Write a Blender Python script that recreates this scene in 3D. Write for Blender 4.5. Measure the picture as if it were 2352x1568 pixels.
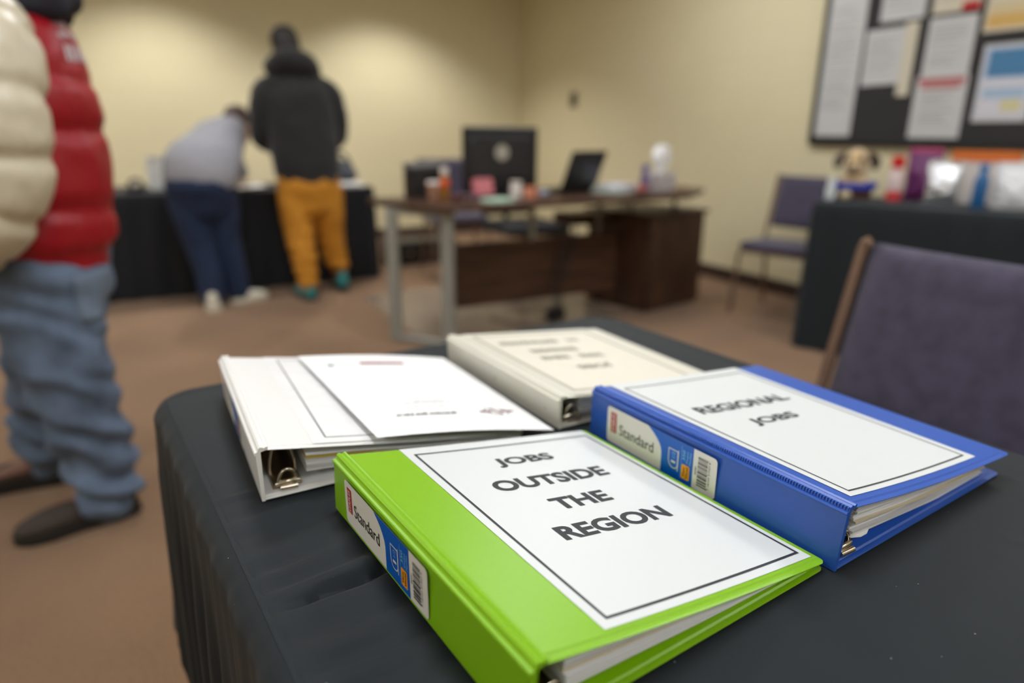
import bpy, bmesh, math, random
from mathutils import Vector, Matrix, noise
random.seed(7)
for o in list(bpy.data.objects): bpy.data.objects.remove(o)
SC = bpy.context.scene
COL = SC.collection
V = Vector
# ------------------------------------------------------------------ camera, world, exposure
cd = bpy.data.cameras.new('camera'); cam = bpy.data.objects.new('camera', cd); COL.objects.link(cam)
cd.sensor_width = 36.0; cd.lens = 23.68; cd.clip_start = 0.02; cd.clip_end = 60
_r = V((0.8725, -0.4885, 0.0098)).normalized(); _f = V((0.4691, 0.8318, -0.2969)).normalized()
_r = (_r - _f*_r.dot(_f)).normalized(); _u = _r.cross(_f)
cam.matrix_world = Matrix(((_r.x, _u.x, -_f.x, 0), (_r.y, _u.y, -_f.y, 0), (_r.z, _u.z, -_f.z, 1.0903), (0, 0, 0, 1)))
cd.dof.use_dof = True; cd.dof.focus_distance = 0.53; cd.dof.aperture_fstop = 2.3
SC.camera = cam
wd = bpy.data.worlds.new('world'); SC.world = wd; wd.use_nodes = True
wd.node_tree.nodes['Background'].inputs[0].default_value = (0.9, 0.93, 1, 1)
wd.node_tree.nodes['Background'].inputs[1].default_value = 0.0
SC.view_settings.view_transform = 'Standard'; SC.view_settings.look = 'None'
SC.view_settings.exposure = 0.25; SC.view_settings.gamma = 1.0; SC.view_settings.use_curve_mapping = False
LIGHT_STRENGTH = 10.0
# x, y of the recessed ceiling panels, long side along y
PANELS = [(x, y) for x in (-2.1, 0.5, 2.8) for y in (-1.6, 0.9, 3.4)]
# recessed downlights that wash the back wall
DOWNLIGHTS = [(-1.7, 6.0), (0.35, 6.0), (2.35, 6.0)]; DOWN_POWER = 108; DOWN_ANGLE = 118

# ------------------------------------------------------------------ materials
def s2l(c):
    return tuple(((x/255)/12.92 if x/255 <= .04045 else ((x/255+.055)/1.055)**2.4) for x in c)
MATS = {}
def mat(name, rgb, rough=.6, metal=0, spec=.5, coat=0, emit=0, bump=None, vary=None, sheen=0, alpha=1, trans=0):
    """rgb in sRGB 0..255. bump=(scale, strength, dist); vary=(scale, amount)"""
    if name in MATS: return MATS[name]
    m = bpy.data.materials.new(name); m.use_nodes = True; MATS[name] = m
    nt = m.node_tree; b = nt.nodes['Principled BSDF']; c = s2l(rgb)
    b.inputs['Base Color'].default_value = (*c, 1); b.inputs['Roughness'].default_value = rough
    b.inputs['Metallic'].default_value = metal; b.inputs['Specular IOR Level'].default_value = spec
    b.inputs['Coat Weight'].default_value = coat; b.inputs['Coat Roughness'].default_value = .15
    b.inputs['Sheen Weight'].default_value = sheen; b.inputs['Alpha'].default_value = alpha
    b.inputs['Transmission Weight'].default_value = trans
    if emit:
        b.inputs['Emission Color'].default_value = (*c, 1); b.inputs['Emission Strength'].default_value = emit
    tc = nt.nodes.new('ShaderNodeTexCoord')
    if bump:
        n = nt.nodes.new('ShaderNodeTexNoise'); n.inputs['Scale'].default_value = bump[0]; n.inputs['Detail'].default_value = 4
        nt.links.new(tc.outputs['Object'], n.inputs['Vector'])
        bp = nt.nodes.new('ShaderNodeBump'); bp.inputs['Strength'].default_value = bump[1]; bp.inputs['Distance'].default_value = bump[2]
        nt.links.new(n.outputs['Fac'], bp.inputs['Height']); nt.links.new(bp.outputs['Normal'], b.inputs['Normal'])
    if vary:
        n = nt.nodes.new('ShaderNodeTexNoise'); n.inputs['Scale'].default_value = vary[0]; n.inputs['Detail'].default_value = 5
        nt.links.new(tc.outputs['Object'], n.inputs['Vector'])
        mr = nt.nodes.new('ShaderNodeMapRange'); mr.inputs[1].default_value = .3; mr.inputs[2].default_value = .7
        mr.inputs[3].default_value = 1-vary[1]; mr.inputs[4].default_value = 1+vary[1]
        nt.links.new(n.outputs['Fac'], mr.inputs[0])
        mx = nt.nodes.new('ShaderNodeVectorMath'); mx.operation = 'SCALE'; mx.inputs[0].default_value = c
        nt.links.new(mr.outputs[0], mx.inputs['Scale']); nt.links.new(mx.outputs[0], b.inputs['Base Color'])
    return m

def wall_mat(name, rgb):
    m = mat(name, rgb, .75, spec=.3); nt = m.node_tree; b = nt.nodes['Principled BSDF']
    tc = nt.nodes.new('ShaderNodeTexCoord'); sp = nt.nodes.new('ShaderNodeSeparateXYZ'); ad = nt.nodes.new('ShaderNodeMath'); cb = nt.nodes.new('ShaderNodeCombineXYZ')
    nt.links.new(tc.outputs['Object'], sp.inputs[0]); nt.links.new(sp.outputs['X'], ad.inputs[0]); nt.links.new(sp.outputs['Y'], ad.inputs[1])
    nt.links.new(ad.outputs[0], cb.inputs['X']); nt.links.new(sp.outputs['Z'], cb.inputs['Y'])
    br = nt.nodes.new('ShaderNodeTexBrick'); br.inputs['Scale'].default_value = 1; br.inputs['Brick Width'].default_value = .4
    br.inputs['Row Height'].default_value = .2; br.inputs['Mortar Size'].default_value = .006; br.inputs['Mortar Smooth'].default_value = .8
    c = s2l(rgb)
    br.inputs['Color1'].default_value = (*c, 1); br.inputs['Color2'].default_value = (*[x*.985 for x in c], 1); br.inputs['Mortar'].default_value = (*[x*.95 for x in c], 1)
    nt.links.new(cb.outputs[0], br.inputs['Vector']); nt.links.new(br.outputs['Color'], b.inputs['Base Color'])
    bp = nt.nodes.new('ShaderNodeBump'); bp.invert = True; bp.inputs['Strength'].default_value = .35; bp.inputs['Distance'].default_value = .004
    nt.links.new(br.outputs['Fac'], bp.inputs['Height']); nt.links.new(bp.outputs['Normal'], b.inputs['Normal'])
    return m
def carpet_mat():
    m = mat('carpet_brown', (120, 88, 66), .95, spec=.1, sheen=.2, bump=(420, .8, .004)); nt = m.node_tree; b = nt.nodes['Principled BSDF']
    tc = nt.nodes.new('ShaderNodeTexCoord')
    def nz(s, d):
        n = nt.nodes.new('ShaderNodeTexNoise'); n.inputs['Scale'].default_value = s; n.inputs['Detail'].default_value = d
        nt.links.new(tc.outputs['Object'], n.inputs['Vector']); return n
    a = nz(160, 3); c = nz(2.2, 3)
    ad = nt.nodes.new('ShaderNodeMath'); ad.operation = 'MULTIPLY_ADD'; ad.inputs[1].default_value = .45
    nt.links.new(c.outputs['Fac'], ad.inputs[0]); nt.links.new(a.outputs['Fac'], ad.inputs[2])
    r = nt.nodes.new('ShaderNodeValToRGB'); r.color_ramp.elements[0].position = .45; r.color_ramp.elements[1].position = 1.0
    r.color_ramp.elements[0].color = (*s2l((106, 79, 53)), 1); r.color_ramp.elements[1].color = (*s2l((154, 119, 86)), 1)
    nt.links.new(ad.outputs[0], r.inputs[0]); nt.links.new(r.outputs[0], b.inputs['Base Color'])
    return m
def wood_mat(name, dark, light, axis='X'):
    m = mat(name, dark, .42, spec=.4); nt = m.node_tree; b = nt.nodes['Principled BSDF']
    tc = nt.nodes.new('ShaderNodeTexCoord'); mp = nt.nodes.new('ShaderNodeMapping')
    mp.inputs['Scale'].default_value = {'X': (1.2, 14, 22), 'Z': (14, 14, 1.2)}[axis]
    nt.links.new(tc.outputs['Object'], mp.inputs[0])
    n = nt.nodes.new('ShaderNodeTexNoise'); n.inputs['Scale'].default_value = 2.2; n.inputs['Detail'].default_value = 6; n.inputs['Distortion'].default_value = .6
    nt.links.new(mp.outputs[0], n.inputs['Vector'])
    r = nt.nodes.new('ShaderNodeValToRGB'); r.color_ramp.elements[0].position = .35; r.color_ramp.elements[1].position = .68
    r.color_ramp.elements[0].color = (*s2l(dark), 1); r.color_ramp.elements[1].color = (*s2l(light), 1)
    nt.links.new(n.outputs['Fac'], r.inputs[0]); nt.links.new(r.outputs[0], b.inputs['Base Color'])
    return m
def cloth_mat(name, rgb, lint=True):
    m = mat(name, rgb, .6, spec=.16, sheen=.06); nt = m.node_tree; b = nt.nodes['Principled BSDF']
    tc = nt.nodes.new('ShaderNodeTexCoord'); c = s2l(rgb)
    w = nt.nodes.new('ShaderNodeTexNoise'); w.inputs['Scale'].default_value = 900; w.inputs['Detail'].default_value = 2
    nt.links.new(tc.outputs['Object'], w.inputs['Vector'])
    bp = nt.nodes.new('ShaderNodeBump'); bp.inputs['Strength'].default_value = .25; bp.inputs['Distance'].default_value = .0006
    nt.links.new(w.outputs['Fac'], bp.inputs['Height']); nt.links.new(bp.outputs['Normal'], b.inputs['Normal'])
    if lint:
        vo = nt.nodes.new('ShaderNodeTexVoronoi'); vo.inputs['Scale'].default_value = 55
        nt.links.new(tc.outputs['Object'], vo.inputs['Vector'])
        sx = nt.nodes.new('ShaderNodeSeparateColor'); nt.links.new(vo.outputs['Color'], sx.inputs[0])
        th = nt.nodes.new('ShaderNodeMath'); th.operation = 'MULTIPLY'; th.inputs[1].default_value = .036
        nt.links.new(sx.outputs[0], th.inputs[0])
        lt = nt.nodes.new('ShaderNodeMath'); lt.operation = 'LESS_THAN'
        nt.links.new(vo.outputs['Distance'], lt.inputs[0]); nt.links.new(th.outputs[0], lt.inputs[1])
        mx = nt.nodes.new('ShaderNodeMix'); mx.data_type = 'RGBA'
        mx.inputs['A'].default_value = (*c, 1); mx.inputs['B'].default_value = (.32, .32, .33, 1)
        nt.links.new(lt.outputs[0], mx.inputs['Factor']); nt.links.new(mx.outputs['Result'], b.inputs['Base Color'])
    return m

M_WALL = wall_mat('wall_paint_cream', (219, 209, 173))
M_CARPET = carpet_mat()
M_CEIL = mat('ceiling_tile', (225, 225, 220), .9, bump=(60, .4, .01))
M_BASE = mat('baseboard_brown', (58, 40, 32), .6)
M_CLOTH = cloth_mat('black_cloth', (27, 33, 36))
M_CLOTHB = cloth_mat('black_cloth_plain', (33, 35, 38), False)
M_WHITE = mat('white_paper', (238, 238, 236), .55, spec=.4)
M_INK = mat('printed_ink', (44, 46, 50), .55)
M_METAL = mat('nickel_steel', (205, 195, 175), .25, 1)
M_BRASS = mat('dull_brass_steel', (150, 128, 100), .32, 1)
M_SILVER = mat('silver_leg_paint', (156, 158, 152), .4, .2)
M_BLACKP = mat('black_plastic', (24, 25, 28), .42)
M_FRAME = mat('black_frame', (22, 22, 22), .5)
M_WOOD = wood_mat('dark_walnut', (50, 34, 26), (92, 63, 44))
M_WOODV = wood_mat('dark_walnut_upright', (48, 33, 26), (84, 58, 42), 'Z')
M_SKIN = mat('skin_brown', (120, 80, 62), .55)
M_SKINL = mat('skin_light', (205, 160, 135), .55)

# ------------------------------------------------------------------ mesh helpers
def wloc(o):
    p = V((0, 0, 0))
    while o: p += o.location; o = o.parent
    return p
def tag(o, label=None, cat=None, group=None, kind=None):
    if label: o['label'] = label
    if cat: o['category'] = cat
    if group: o['group'] = group
    if kind: o['kind'] = kind
    return o
def thing(name, loc, label, cat, group=None):
    o = bpy.data.objects.new(name, None); COL.objects.link(o); o.location = loc; o.empty_display_size = .05
    return tag(o, label, cat, group)
def rotm(deg, axis='Z'): return Matrix.Rotation(math.radians(deg), 3, axis)
class MB:
    def __init__(s): s.v = []; s.f = []; s.m = []; s.mats = []
    def mi(s, m):
        if m not in s.mats: s.mats.append(m)
        return s.mats.index(m)
    def add(s, vs, fs, m):
        n = len(s.v); k = s.mi(m); s.v += [V(p) for p in vs]
        for f in fs: s.f.append([i+n for i in f]); s.m.append(k)
        return s
    def box(s, c, size, m, R=None):
        h = V(size)/2; vs = []
        for x in (-1, 1):
            for y in (-1, 1):
                for z in (-1, 1):
                    p = V((x*h.x, y*h.y, z*h.z))
                    vs.append(V(c)+(R @ p if R else p))
        return s.add(vs, [(0, 1, 3, 2), (4, 6, 7, 5), (0, 4, 5, 1), (2, 3, 7, 6), (0, 2, 6, 4), (1, 5, 7, 3)], m)
    def prism(s, poly, z0, z1, m):
        n = len(poly); vs = [(p[0], p[1], z0) for p in poly]+[(p[0], p[1], z1) for p in poly]
        return s.add(vs, [tuple(range(n))[::-1], tuple(range(n, 2*n))]+[(i, (i+1) % n, n+(i+1) % n, n+i) for i in range(n)], m)
    def loft(s, rings, m, cap=True, closed=True):
        n = len(rings[0]); vs = [p for r in rings for p in r]; fs = []
        for i in range(len(rings)-1):
            for j in range(n if closed else n-1):
                fs.append((i*n+j, i*n+(j+1) % n, (i+1)*n+(j+1) % n, (i+1)*n+j))
        if cap and closed: fs += [tuple(range(n))[::-1], tuple(range((len(rings)-1)*n, len(rings)*n))]
        return s.add(vs, fs, m)
    def tube(s, pts, r, m, seg=10, cap=True):
        pts = [V(p) for p in pts]; rings = []; up = None
        for i, p in enumerate(pts):
            t = (pts[min(i+1, len(pts)-1)]-pts[max(i-1, 0)]).normalized()
            if up is None: up = t.orthogonal().normalized()
            up = (up-t*up.dot(t)).normalized(); b = t.cross(up)
            rr = r[i] if isinstance(r, (list, tuple)) else r
            rings.append([p+up*rr*math.cos(2*math.pi*k/seg)+b*rr*math.sin(2*math.pi*k/seg) for k in range(seg)])
        return s.loft(rings, m, cap)
    def lathe(s, prof, c, m, seg=24):
        rings = [[(c[0]+r*math.cos(2*math.pi*k/seg), c[1]+r*math.sin(2*math.pi*k/seg), c[2]+z) for k in range(seg)] for r, z in prof]
        return s.loft(rings, m, cap=tuple(prof[0]) != tuple(prof[-1]))
    def build(s, name, parent=None, loc=None, smooth=None, bevel=0, label=None, cat=None, group=None, kind=None, recalc=True, local=False):
        off = wloc(parent) if parent and not local else V((0, 0, 0))
        l = V(loc) if loc is not None else V((0, 0, 0))
        if parent: l = V((0, 0, 0))
        me = bpy.data.meshes.new(name); me.from_pydata([p-off-l for p in s.v], [], s.f)
        for m in s.mats: me.materials.append(m)
        me.polygons.foreach_set('material_index', s.m); me.update()
        if recalc:
            bm = bmesh.new(); bm.from_mesh(me); bmesh.ops.recalc_face_normals(bm, faces=bm.faces); bm.to_mesh(me); bm.free()
        if smooth:
            me.polygons.foreach_set('use_smooth', [True]*len(me.polygons)); me.set_sharp_from_angle(angle=math.radians(smooth))
        o = bpy.data.objects.new(name, me); COL.objects.link(o); o.location = l
        if parent: o.parent = parent
        if bevel:
            bv = o.modifiers.new('bevel', 'BEVEL'); bv.width = bevel; bv.segments = 3; bv.limit_method = 'ANGLE'; bv.angle_limit = math.radians(40)
        return tag(o, label, cat, group, kind)

TEXTC = {}
def text2d(body, bold=.0, spacing=1.0):
    """flat glyph outlines: list of verts (x,y), faces; unit font size, bounding box"""
    key = (body, bold, spacing)
    if key in TEXTC: return TEXTC[key]
    c = bpy.data.curves.new('glyphs', 'FONT'); c.body = body; c.size = 1; c.offset = bold; c.resolution_u = 4; c.space_character = spacing
    o = bpy.data.objects.new('glyphs', c); COL.objects.link(o)
    dg = bpy.context.evaluated_depsgraph_get(); me = bpy.data.meshes.new_from_object(o.evaluated_get(dg))
    vs = [(v.co.x, v.co.y) for v in me.vertices]; fs = [tuple(p.vertices) for p in me.polygons]
    bpy.data.objects.remove(o); bpy.data.curves.remove(c); bpy.data.meshes.remove(me)
    xs = [p[0] for p in vs]; ys = [p[1] for p in vs]
    TEXTC[key] = (vs, fs, (min(xs), max(xs), min(ys), max(ys)))
    return TEXTC[key]
def put_text(mb, body, mapf, cx, cy, width, m, bold=0.0, height=None, rot=0, spacing=1.0):
    """text centred on (cx, cy) of a flat chart; x right, y up in chart units; mapf(x,y) -> world"""
    vs, fs, (x0, x1, y0, y1) = text2d(body, bold, spacing)
    k = width/(x1-x0); ky = height/(y1-y0) if height else k
    ca, sa = math.cos(math.radians(rot)), math.sin(math.radians(rot)); out = []
    for x, y in vs:
        a = (x-(x0+x1)/2)*k; b = (y-(y0+y1)/2)*ky
        out.append(mapf(cx+a*ca-b*sa, cy+a*sa+b*ca))
    mb.add(out, fs, m)
def put_rect(mb, mapf, x0, y0, x1, y1, m, nx=1, ny=1):
    vs = [mapf(x0+(x1-x0)*i/nx, y0+(y1-y0)*j/ny) for j in range(ny+1) for i in range(nx+1)]
    fs = [(j*(nx+1)+i, j*(nx+1)+i+1, (j+1)*(nx+1)+i+1, (j+1)*(nx+1)+i) for j in range(ny) for i in range(nx)]
    mb.add(vs, fs, m)
def round_rect(x0, y0, x1, y1, r, n=6, corners=(1, 1, 1, 1)):
    P = []
    for k, (cx, cy, a0) in enumerate(((x1-r, y1-r, 0), (x0+r, y1-r, 90), (x0+r, y0+r, 180), (x1-r, y0+r, 270))):
        if not corners[k]:
            P.append(((x1, y1), (x0, y1), (x0, y0), (x1, y0))[k]); continue
        for i in range(n+1):
            a = math.radians(a0+90*i/n); P.append((cx+r*math.cos(a), cy+r*math.sin(a)))
    return P
def put_poly(mb, mapf, poly, m): mb.add([mapf(*p) for p in poly], [tuple(range(len(poly)))], m)
def put_border(mb, mapf, x0, y0, x1, y1, w, m, n=12):
    put_rect(mb, mapf, x0, y0, x1, y0+w, m, n, 1); put_rect(mb, mapf, x0, y1-w, x1, y1, m, n, 1)
    put_rect(mb, mapf, x0, y0+w, x0+w, y1-w, m, 1, n); put_rect(mb, mapf, x1-w, y0+w, x1, y1-w, m, 1, n)
# ------------------------------------------------------------------ room shell
XR, YB, XL, YF, ZC = 3.98, 6.93, -3.6, -3.4, 2.75
def shell(name, c, size, m):
    return MB().box(c, size, m).build(name, kind='structure')
shell('floor', ((XR+XL)/2, (YB+YF)/2, -.05), (XR-XL+.4, YB-YF+.4, .1), M_CARPET)
shell('ceiling', ((XR+XL)/2, (YB+YF)/2, ZC+.05), (XR-XL+.4, YB-YF+.4, .1), M_CEIL)
shell('wall_back', ((XR+XL)/2, YB+.05, ZC/2), (XR-XL+.4, .1, ZC), M_WALL)
shell('wall_right', (XR+.05, (YB+YF)/2, ZC/2), (.1, YB-YF+.3, ZC), M_WALL)
shell('wall_left', (XL-.05, (YB+YF)/2, ZC/2), (.1, YB-YF+.3, ZC), M_WALL)
shell('wall_front', ((XR+XL)/2, YF-.05, ZC/2), (XR-XL+.4, .1, ZC), M_WALL)
shell('baseboard_back', ((XR+XL)/2, YB-.006, .05), (XR-XL, .012, .1), M_BASE)
shell('baseboard_right', (XR-.006, (YB+YF)/2, .05), (.012, YB-YF-.03, .1), M_BASE)

M_DIFF = mat('light_diffuser', (247, 250, 255), .5, emit=LIGHT_STRENGTH)
M_LFRAME = mat('light_frame_white', (235, 235, 235), .5)
for i, (x, y) in enumerate(PANELS):
    t = thing('ceiling_light', (x, y, ZC), 'long recessed white ceiling panel light over the room', 'ceiling light', 'ceiling panel lights')
    fr = MB()
    for sx in (-1, 1): fr.box((x+sx*.32, y, ZC-.012), (.04, 1.28, .024), M_LFRAME)
    for sy in (-1, 1): fr.box((x, y+sy*.62, ZC-.012), (.6, .04, .024), M_LFRAME)
    fr.build('frame', t)
    MB().box((x, y, ZC-.008), (.6, 1.2, .008), M_DIFF).build('diffuser', t)

for x, y in DOWNLIGHTS:
    t = thing('downlight', (x, y, ZC), 'round recessed ceiling downlight washing the back wall', 'ceiling light', 'ceiling downlights')
    MB().lathe([(.085, -.002), (.11, -.002), (.11, -.010), (.085, -.010), (.085, -.002)], (x, y, ZC), M_LFRAME).build('trim_ring', t, smooth=30)
    MB().lathe([(.0005, -.003), (.084, -.003), (.084, -.006), (.0005, -.006)], (x, y, ZC), mat('downlight_lens', (255, 250, 238), .5, emit=6)).build('lens', t)
    ld = bpy.data.lights.new('downlight_lamp', 'SPOT'); ld.energy = DOWN_POWER; ld.spot_size = math.radians(DOWN_ANGLE); ld.spot_blend = .6; ld.shadow_soft_size = .06; ld.color = (1, .99, .97)
    lo = bpy.data.objects.new('lamp', ld); COL.objects.link(lo); lo.parent = t; lo.location = (0, 0, -.03)

# ------------------------------------------------------------------ foreground table and its cloth
ZT = .7663
C0 = V((-.008, .93, 0)); EX = V((.997, .078, 0)).normalized(); EY = V((-EX.y, EX.x, 0)); TW, TL = .765, 1.5
def tw(p, q, z): return C0+EX*p-EY*q+V((0, 0, z))
t = thing('folding_table', tw(TW/2, TL/2, 0), 'folding table hidden under the black cloth that carries the four binders', 'table')
MB().loft([[tw(x, y, z) for x, y in round_rect(.012, .012, TW-.012, TL-.012, .05)] for z in (ZT-.045, ZT-.014)], mat('table_plastic', (190, 186, 178), .5)).build('tabletop', t)
for q in (.2, TL-.2):
    for p in (.12, TW-.12):
        MB().tube([tw(p, q, .0), tw(p, q, ZT-.046)], .014, mat('grey_steel', (120, 120, 120), .4, .8)).build('leg', t)

def sstep(a, b, x):
    x = max(0, min(1, (x-a)/(b-a))); return x*x*(3-2*x)
def wrinkle(p, q):
    w = tw(p, q, 0); x, y = w.x, w.y
    n = noise.noise(V((x*9, y*14, 1.3)))
    left = 1-sstep(.06, .26, x)
    h = 0
    # creases pulled from the left edge toward the spine of the green binder
    for (x0, y0, x1, y1, a, wd_) in ((.05, .436, .133, .453, .0055, .0085), (.02, .405, .135, .418, .002, .008), (.03, .52, .124, .540, .0028, .009),
                                   (.02, .49, .12, .507, .0022, .008), (.03, .602, .066, .607, .0026, .004), (.03, .556, .11, .566, .002, .006), (.03, .37, .138, .382, .0025, .01), (.04, .34, .14, .352, .002, .009), (.03, .46, .12, .475, .0025, .01),
                                   (.02, .31, .143, .322, .002, .01), (.03, .275, .145, .285, .002, .01)):
        s = (x-x0)/(x1-x0); yc = y0+(y1-y0)*s; d = (y-yc)/wd_
        fade = sstep(-.5, .25, s)*(1-sstep(.9, 1.0, s))
        h += a*fade*math.exp(-d*d)
    s = (x-.045)/.088; yc = .424+.016*s+.006*noise.noise(V((x*30, 2, 7))); d = (y-yc)/.0030
    h -= .0095*sstep(-.3, .9, s)*(1-sstep(.98, 1.1, s))*math.exp(-d*d)
    h -= .0036*left*(.5+.5*math.sin((y-.18*x)*2*math.pi/.034+4*n))*sstep(.62, .5, y)
    h -= .0012*(.5+.5*noise.noise(V((x*7+4, y*5, 0))))
    # pressed fold lines right of the blue binder
    d = ((y-.21)-.2*(x-.75))/.006; h += .0016*math.exp(-d*d)*sstep(.5, .62, x)
    d = ((x-.64)+.35*(y-.15))/.007; h += .0014*math.exp(-d*d)*sstep(.24, .18, y)
    return h
def make_cloth():
    mb = MB(); R = .05
    def clamp(p, q, ins):
        x0, x1, y0, y1 = ins, TW-ins, ins, TL-ins; p = min(max(p, x0), x1); q = min(max(q, y0), y1); r = R-ins
        cx = min(max(p, x0+r), x1-r); cy = min(max(q, y0+r), y1-r); d = math.hypot(p-cx, q-cy)
        if d > r: p = cx+(p-cx)*r/d; q = cy+(q-cy)*r/d
        return p, q
    ins = .012; NX = 150; NY = 300; vs = []
    for j in range(NY+1):
        for i in range(NX+1):
            p, q = clamp(TW*i/NX, TL*j/NY, ins)
            e = min(p-ins, TW-ins-p, q-ins, TL-ins-q); k = sstep(0, .02, e)
            vs.append(tw(p, q, ZT-.0004+k*wrinkle(p, q)))
    fs = [(j*(NX+1)+i, j*(NX+1)+i+1, (j+1)*(NX+1)+i+1, (j+1)*(NX+1)+i) for j in range(NY) for i in range(NX)]
    mb.add(vs, fs, M_CLOTH)
    # hanging sides
    loop = []; r = R
    def arc(cx, cy, a0, a1, n):
        for i in range(n): a = math.radians(a0+(a1-a0)*i/n); loop.append((cx+r*math.cos(a), cy+r*math.sin(a), math.cos(a), math.sin(a)))
    def seg(x0, y0, x1, y1, nx, ny):
        n = int(math.hypot(x1-x0, y1-y0)/.006)
        for i in range(n): loop.append((x0+(x1-x0)*i/n, y0+(y1-y0)*i/n, nx, ny))
    seg(r, 0, TW-r, 0, 0, -1); arc(TW-r, r, -90, 0, 18); seg(TW, r, TW, TL-r, 1, 0); arc(TW-r, TL-r, 0, 90, 18)
    seg(TW-r, TL, r, TL, 0, 1); arc(r, TL-r, 90, 180, 18); seg(0, TL-r, 0, r, -1, 0); arc(r, r, 180, 270, 18)
    n = len(loop); NT = 26; rings = []
    offs = [(-.018, 0)]+[(-.016+.020*math.sin(math.radians(a)), -.020*(1-math.cos(math.radians(a)))) for a in (12, 25, 40, 55, 70, 82)]
    for k in range(len(offs)+NT):
        ring = []
        for i, (p, q, nx, ny) in enumerate(loop):
            s = i*.006; corner = abs(nx*ny)*2
            leftness = 1 if nx < -.9 else 0
            long_ = (sstep(.05, .09, q) if nx < -.2 else 0)
            drop = .40+.29*long_+.02*math.sin(s*11)
            f = math.sin(s*2*math.pi/.075+1.5*math.sin(s*9))+.5*math.sin(s*2*math.pi/.031+2*math.sin(s*5))
            if k < len(offs):
                o_, z = offs[k]; o_ += .0012*f*leftness*(k/len(offs)); 
            else:
                u = (k-len(offs)+1)/NT
                z = -.020-u*(drop-.020)
                amp = (.0025+.010*u)*(1.25 if leftness else .8)+.012*u*corner
                o_ = .004+.010*u+amp*f*min(1, u*4+.2)+.026*corner*u
                if leftness: o_ -= .012*u
                o_ = max(o_, .0015)
            ring.append(tw(p+nx*o_, q+ny*o_, ZT+z-.0004))
        rings.append(ring)
    mb.loft(rings, M_CLOTH, cap=False)
    return mb.build('tablecloth', loc=tw(TW/2, TL/2, ZT), smooth=80, label='black creased tablecloth draped over the table with the four binders', cat='tablecloth', recalc=False)
make_cloth()

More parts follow.
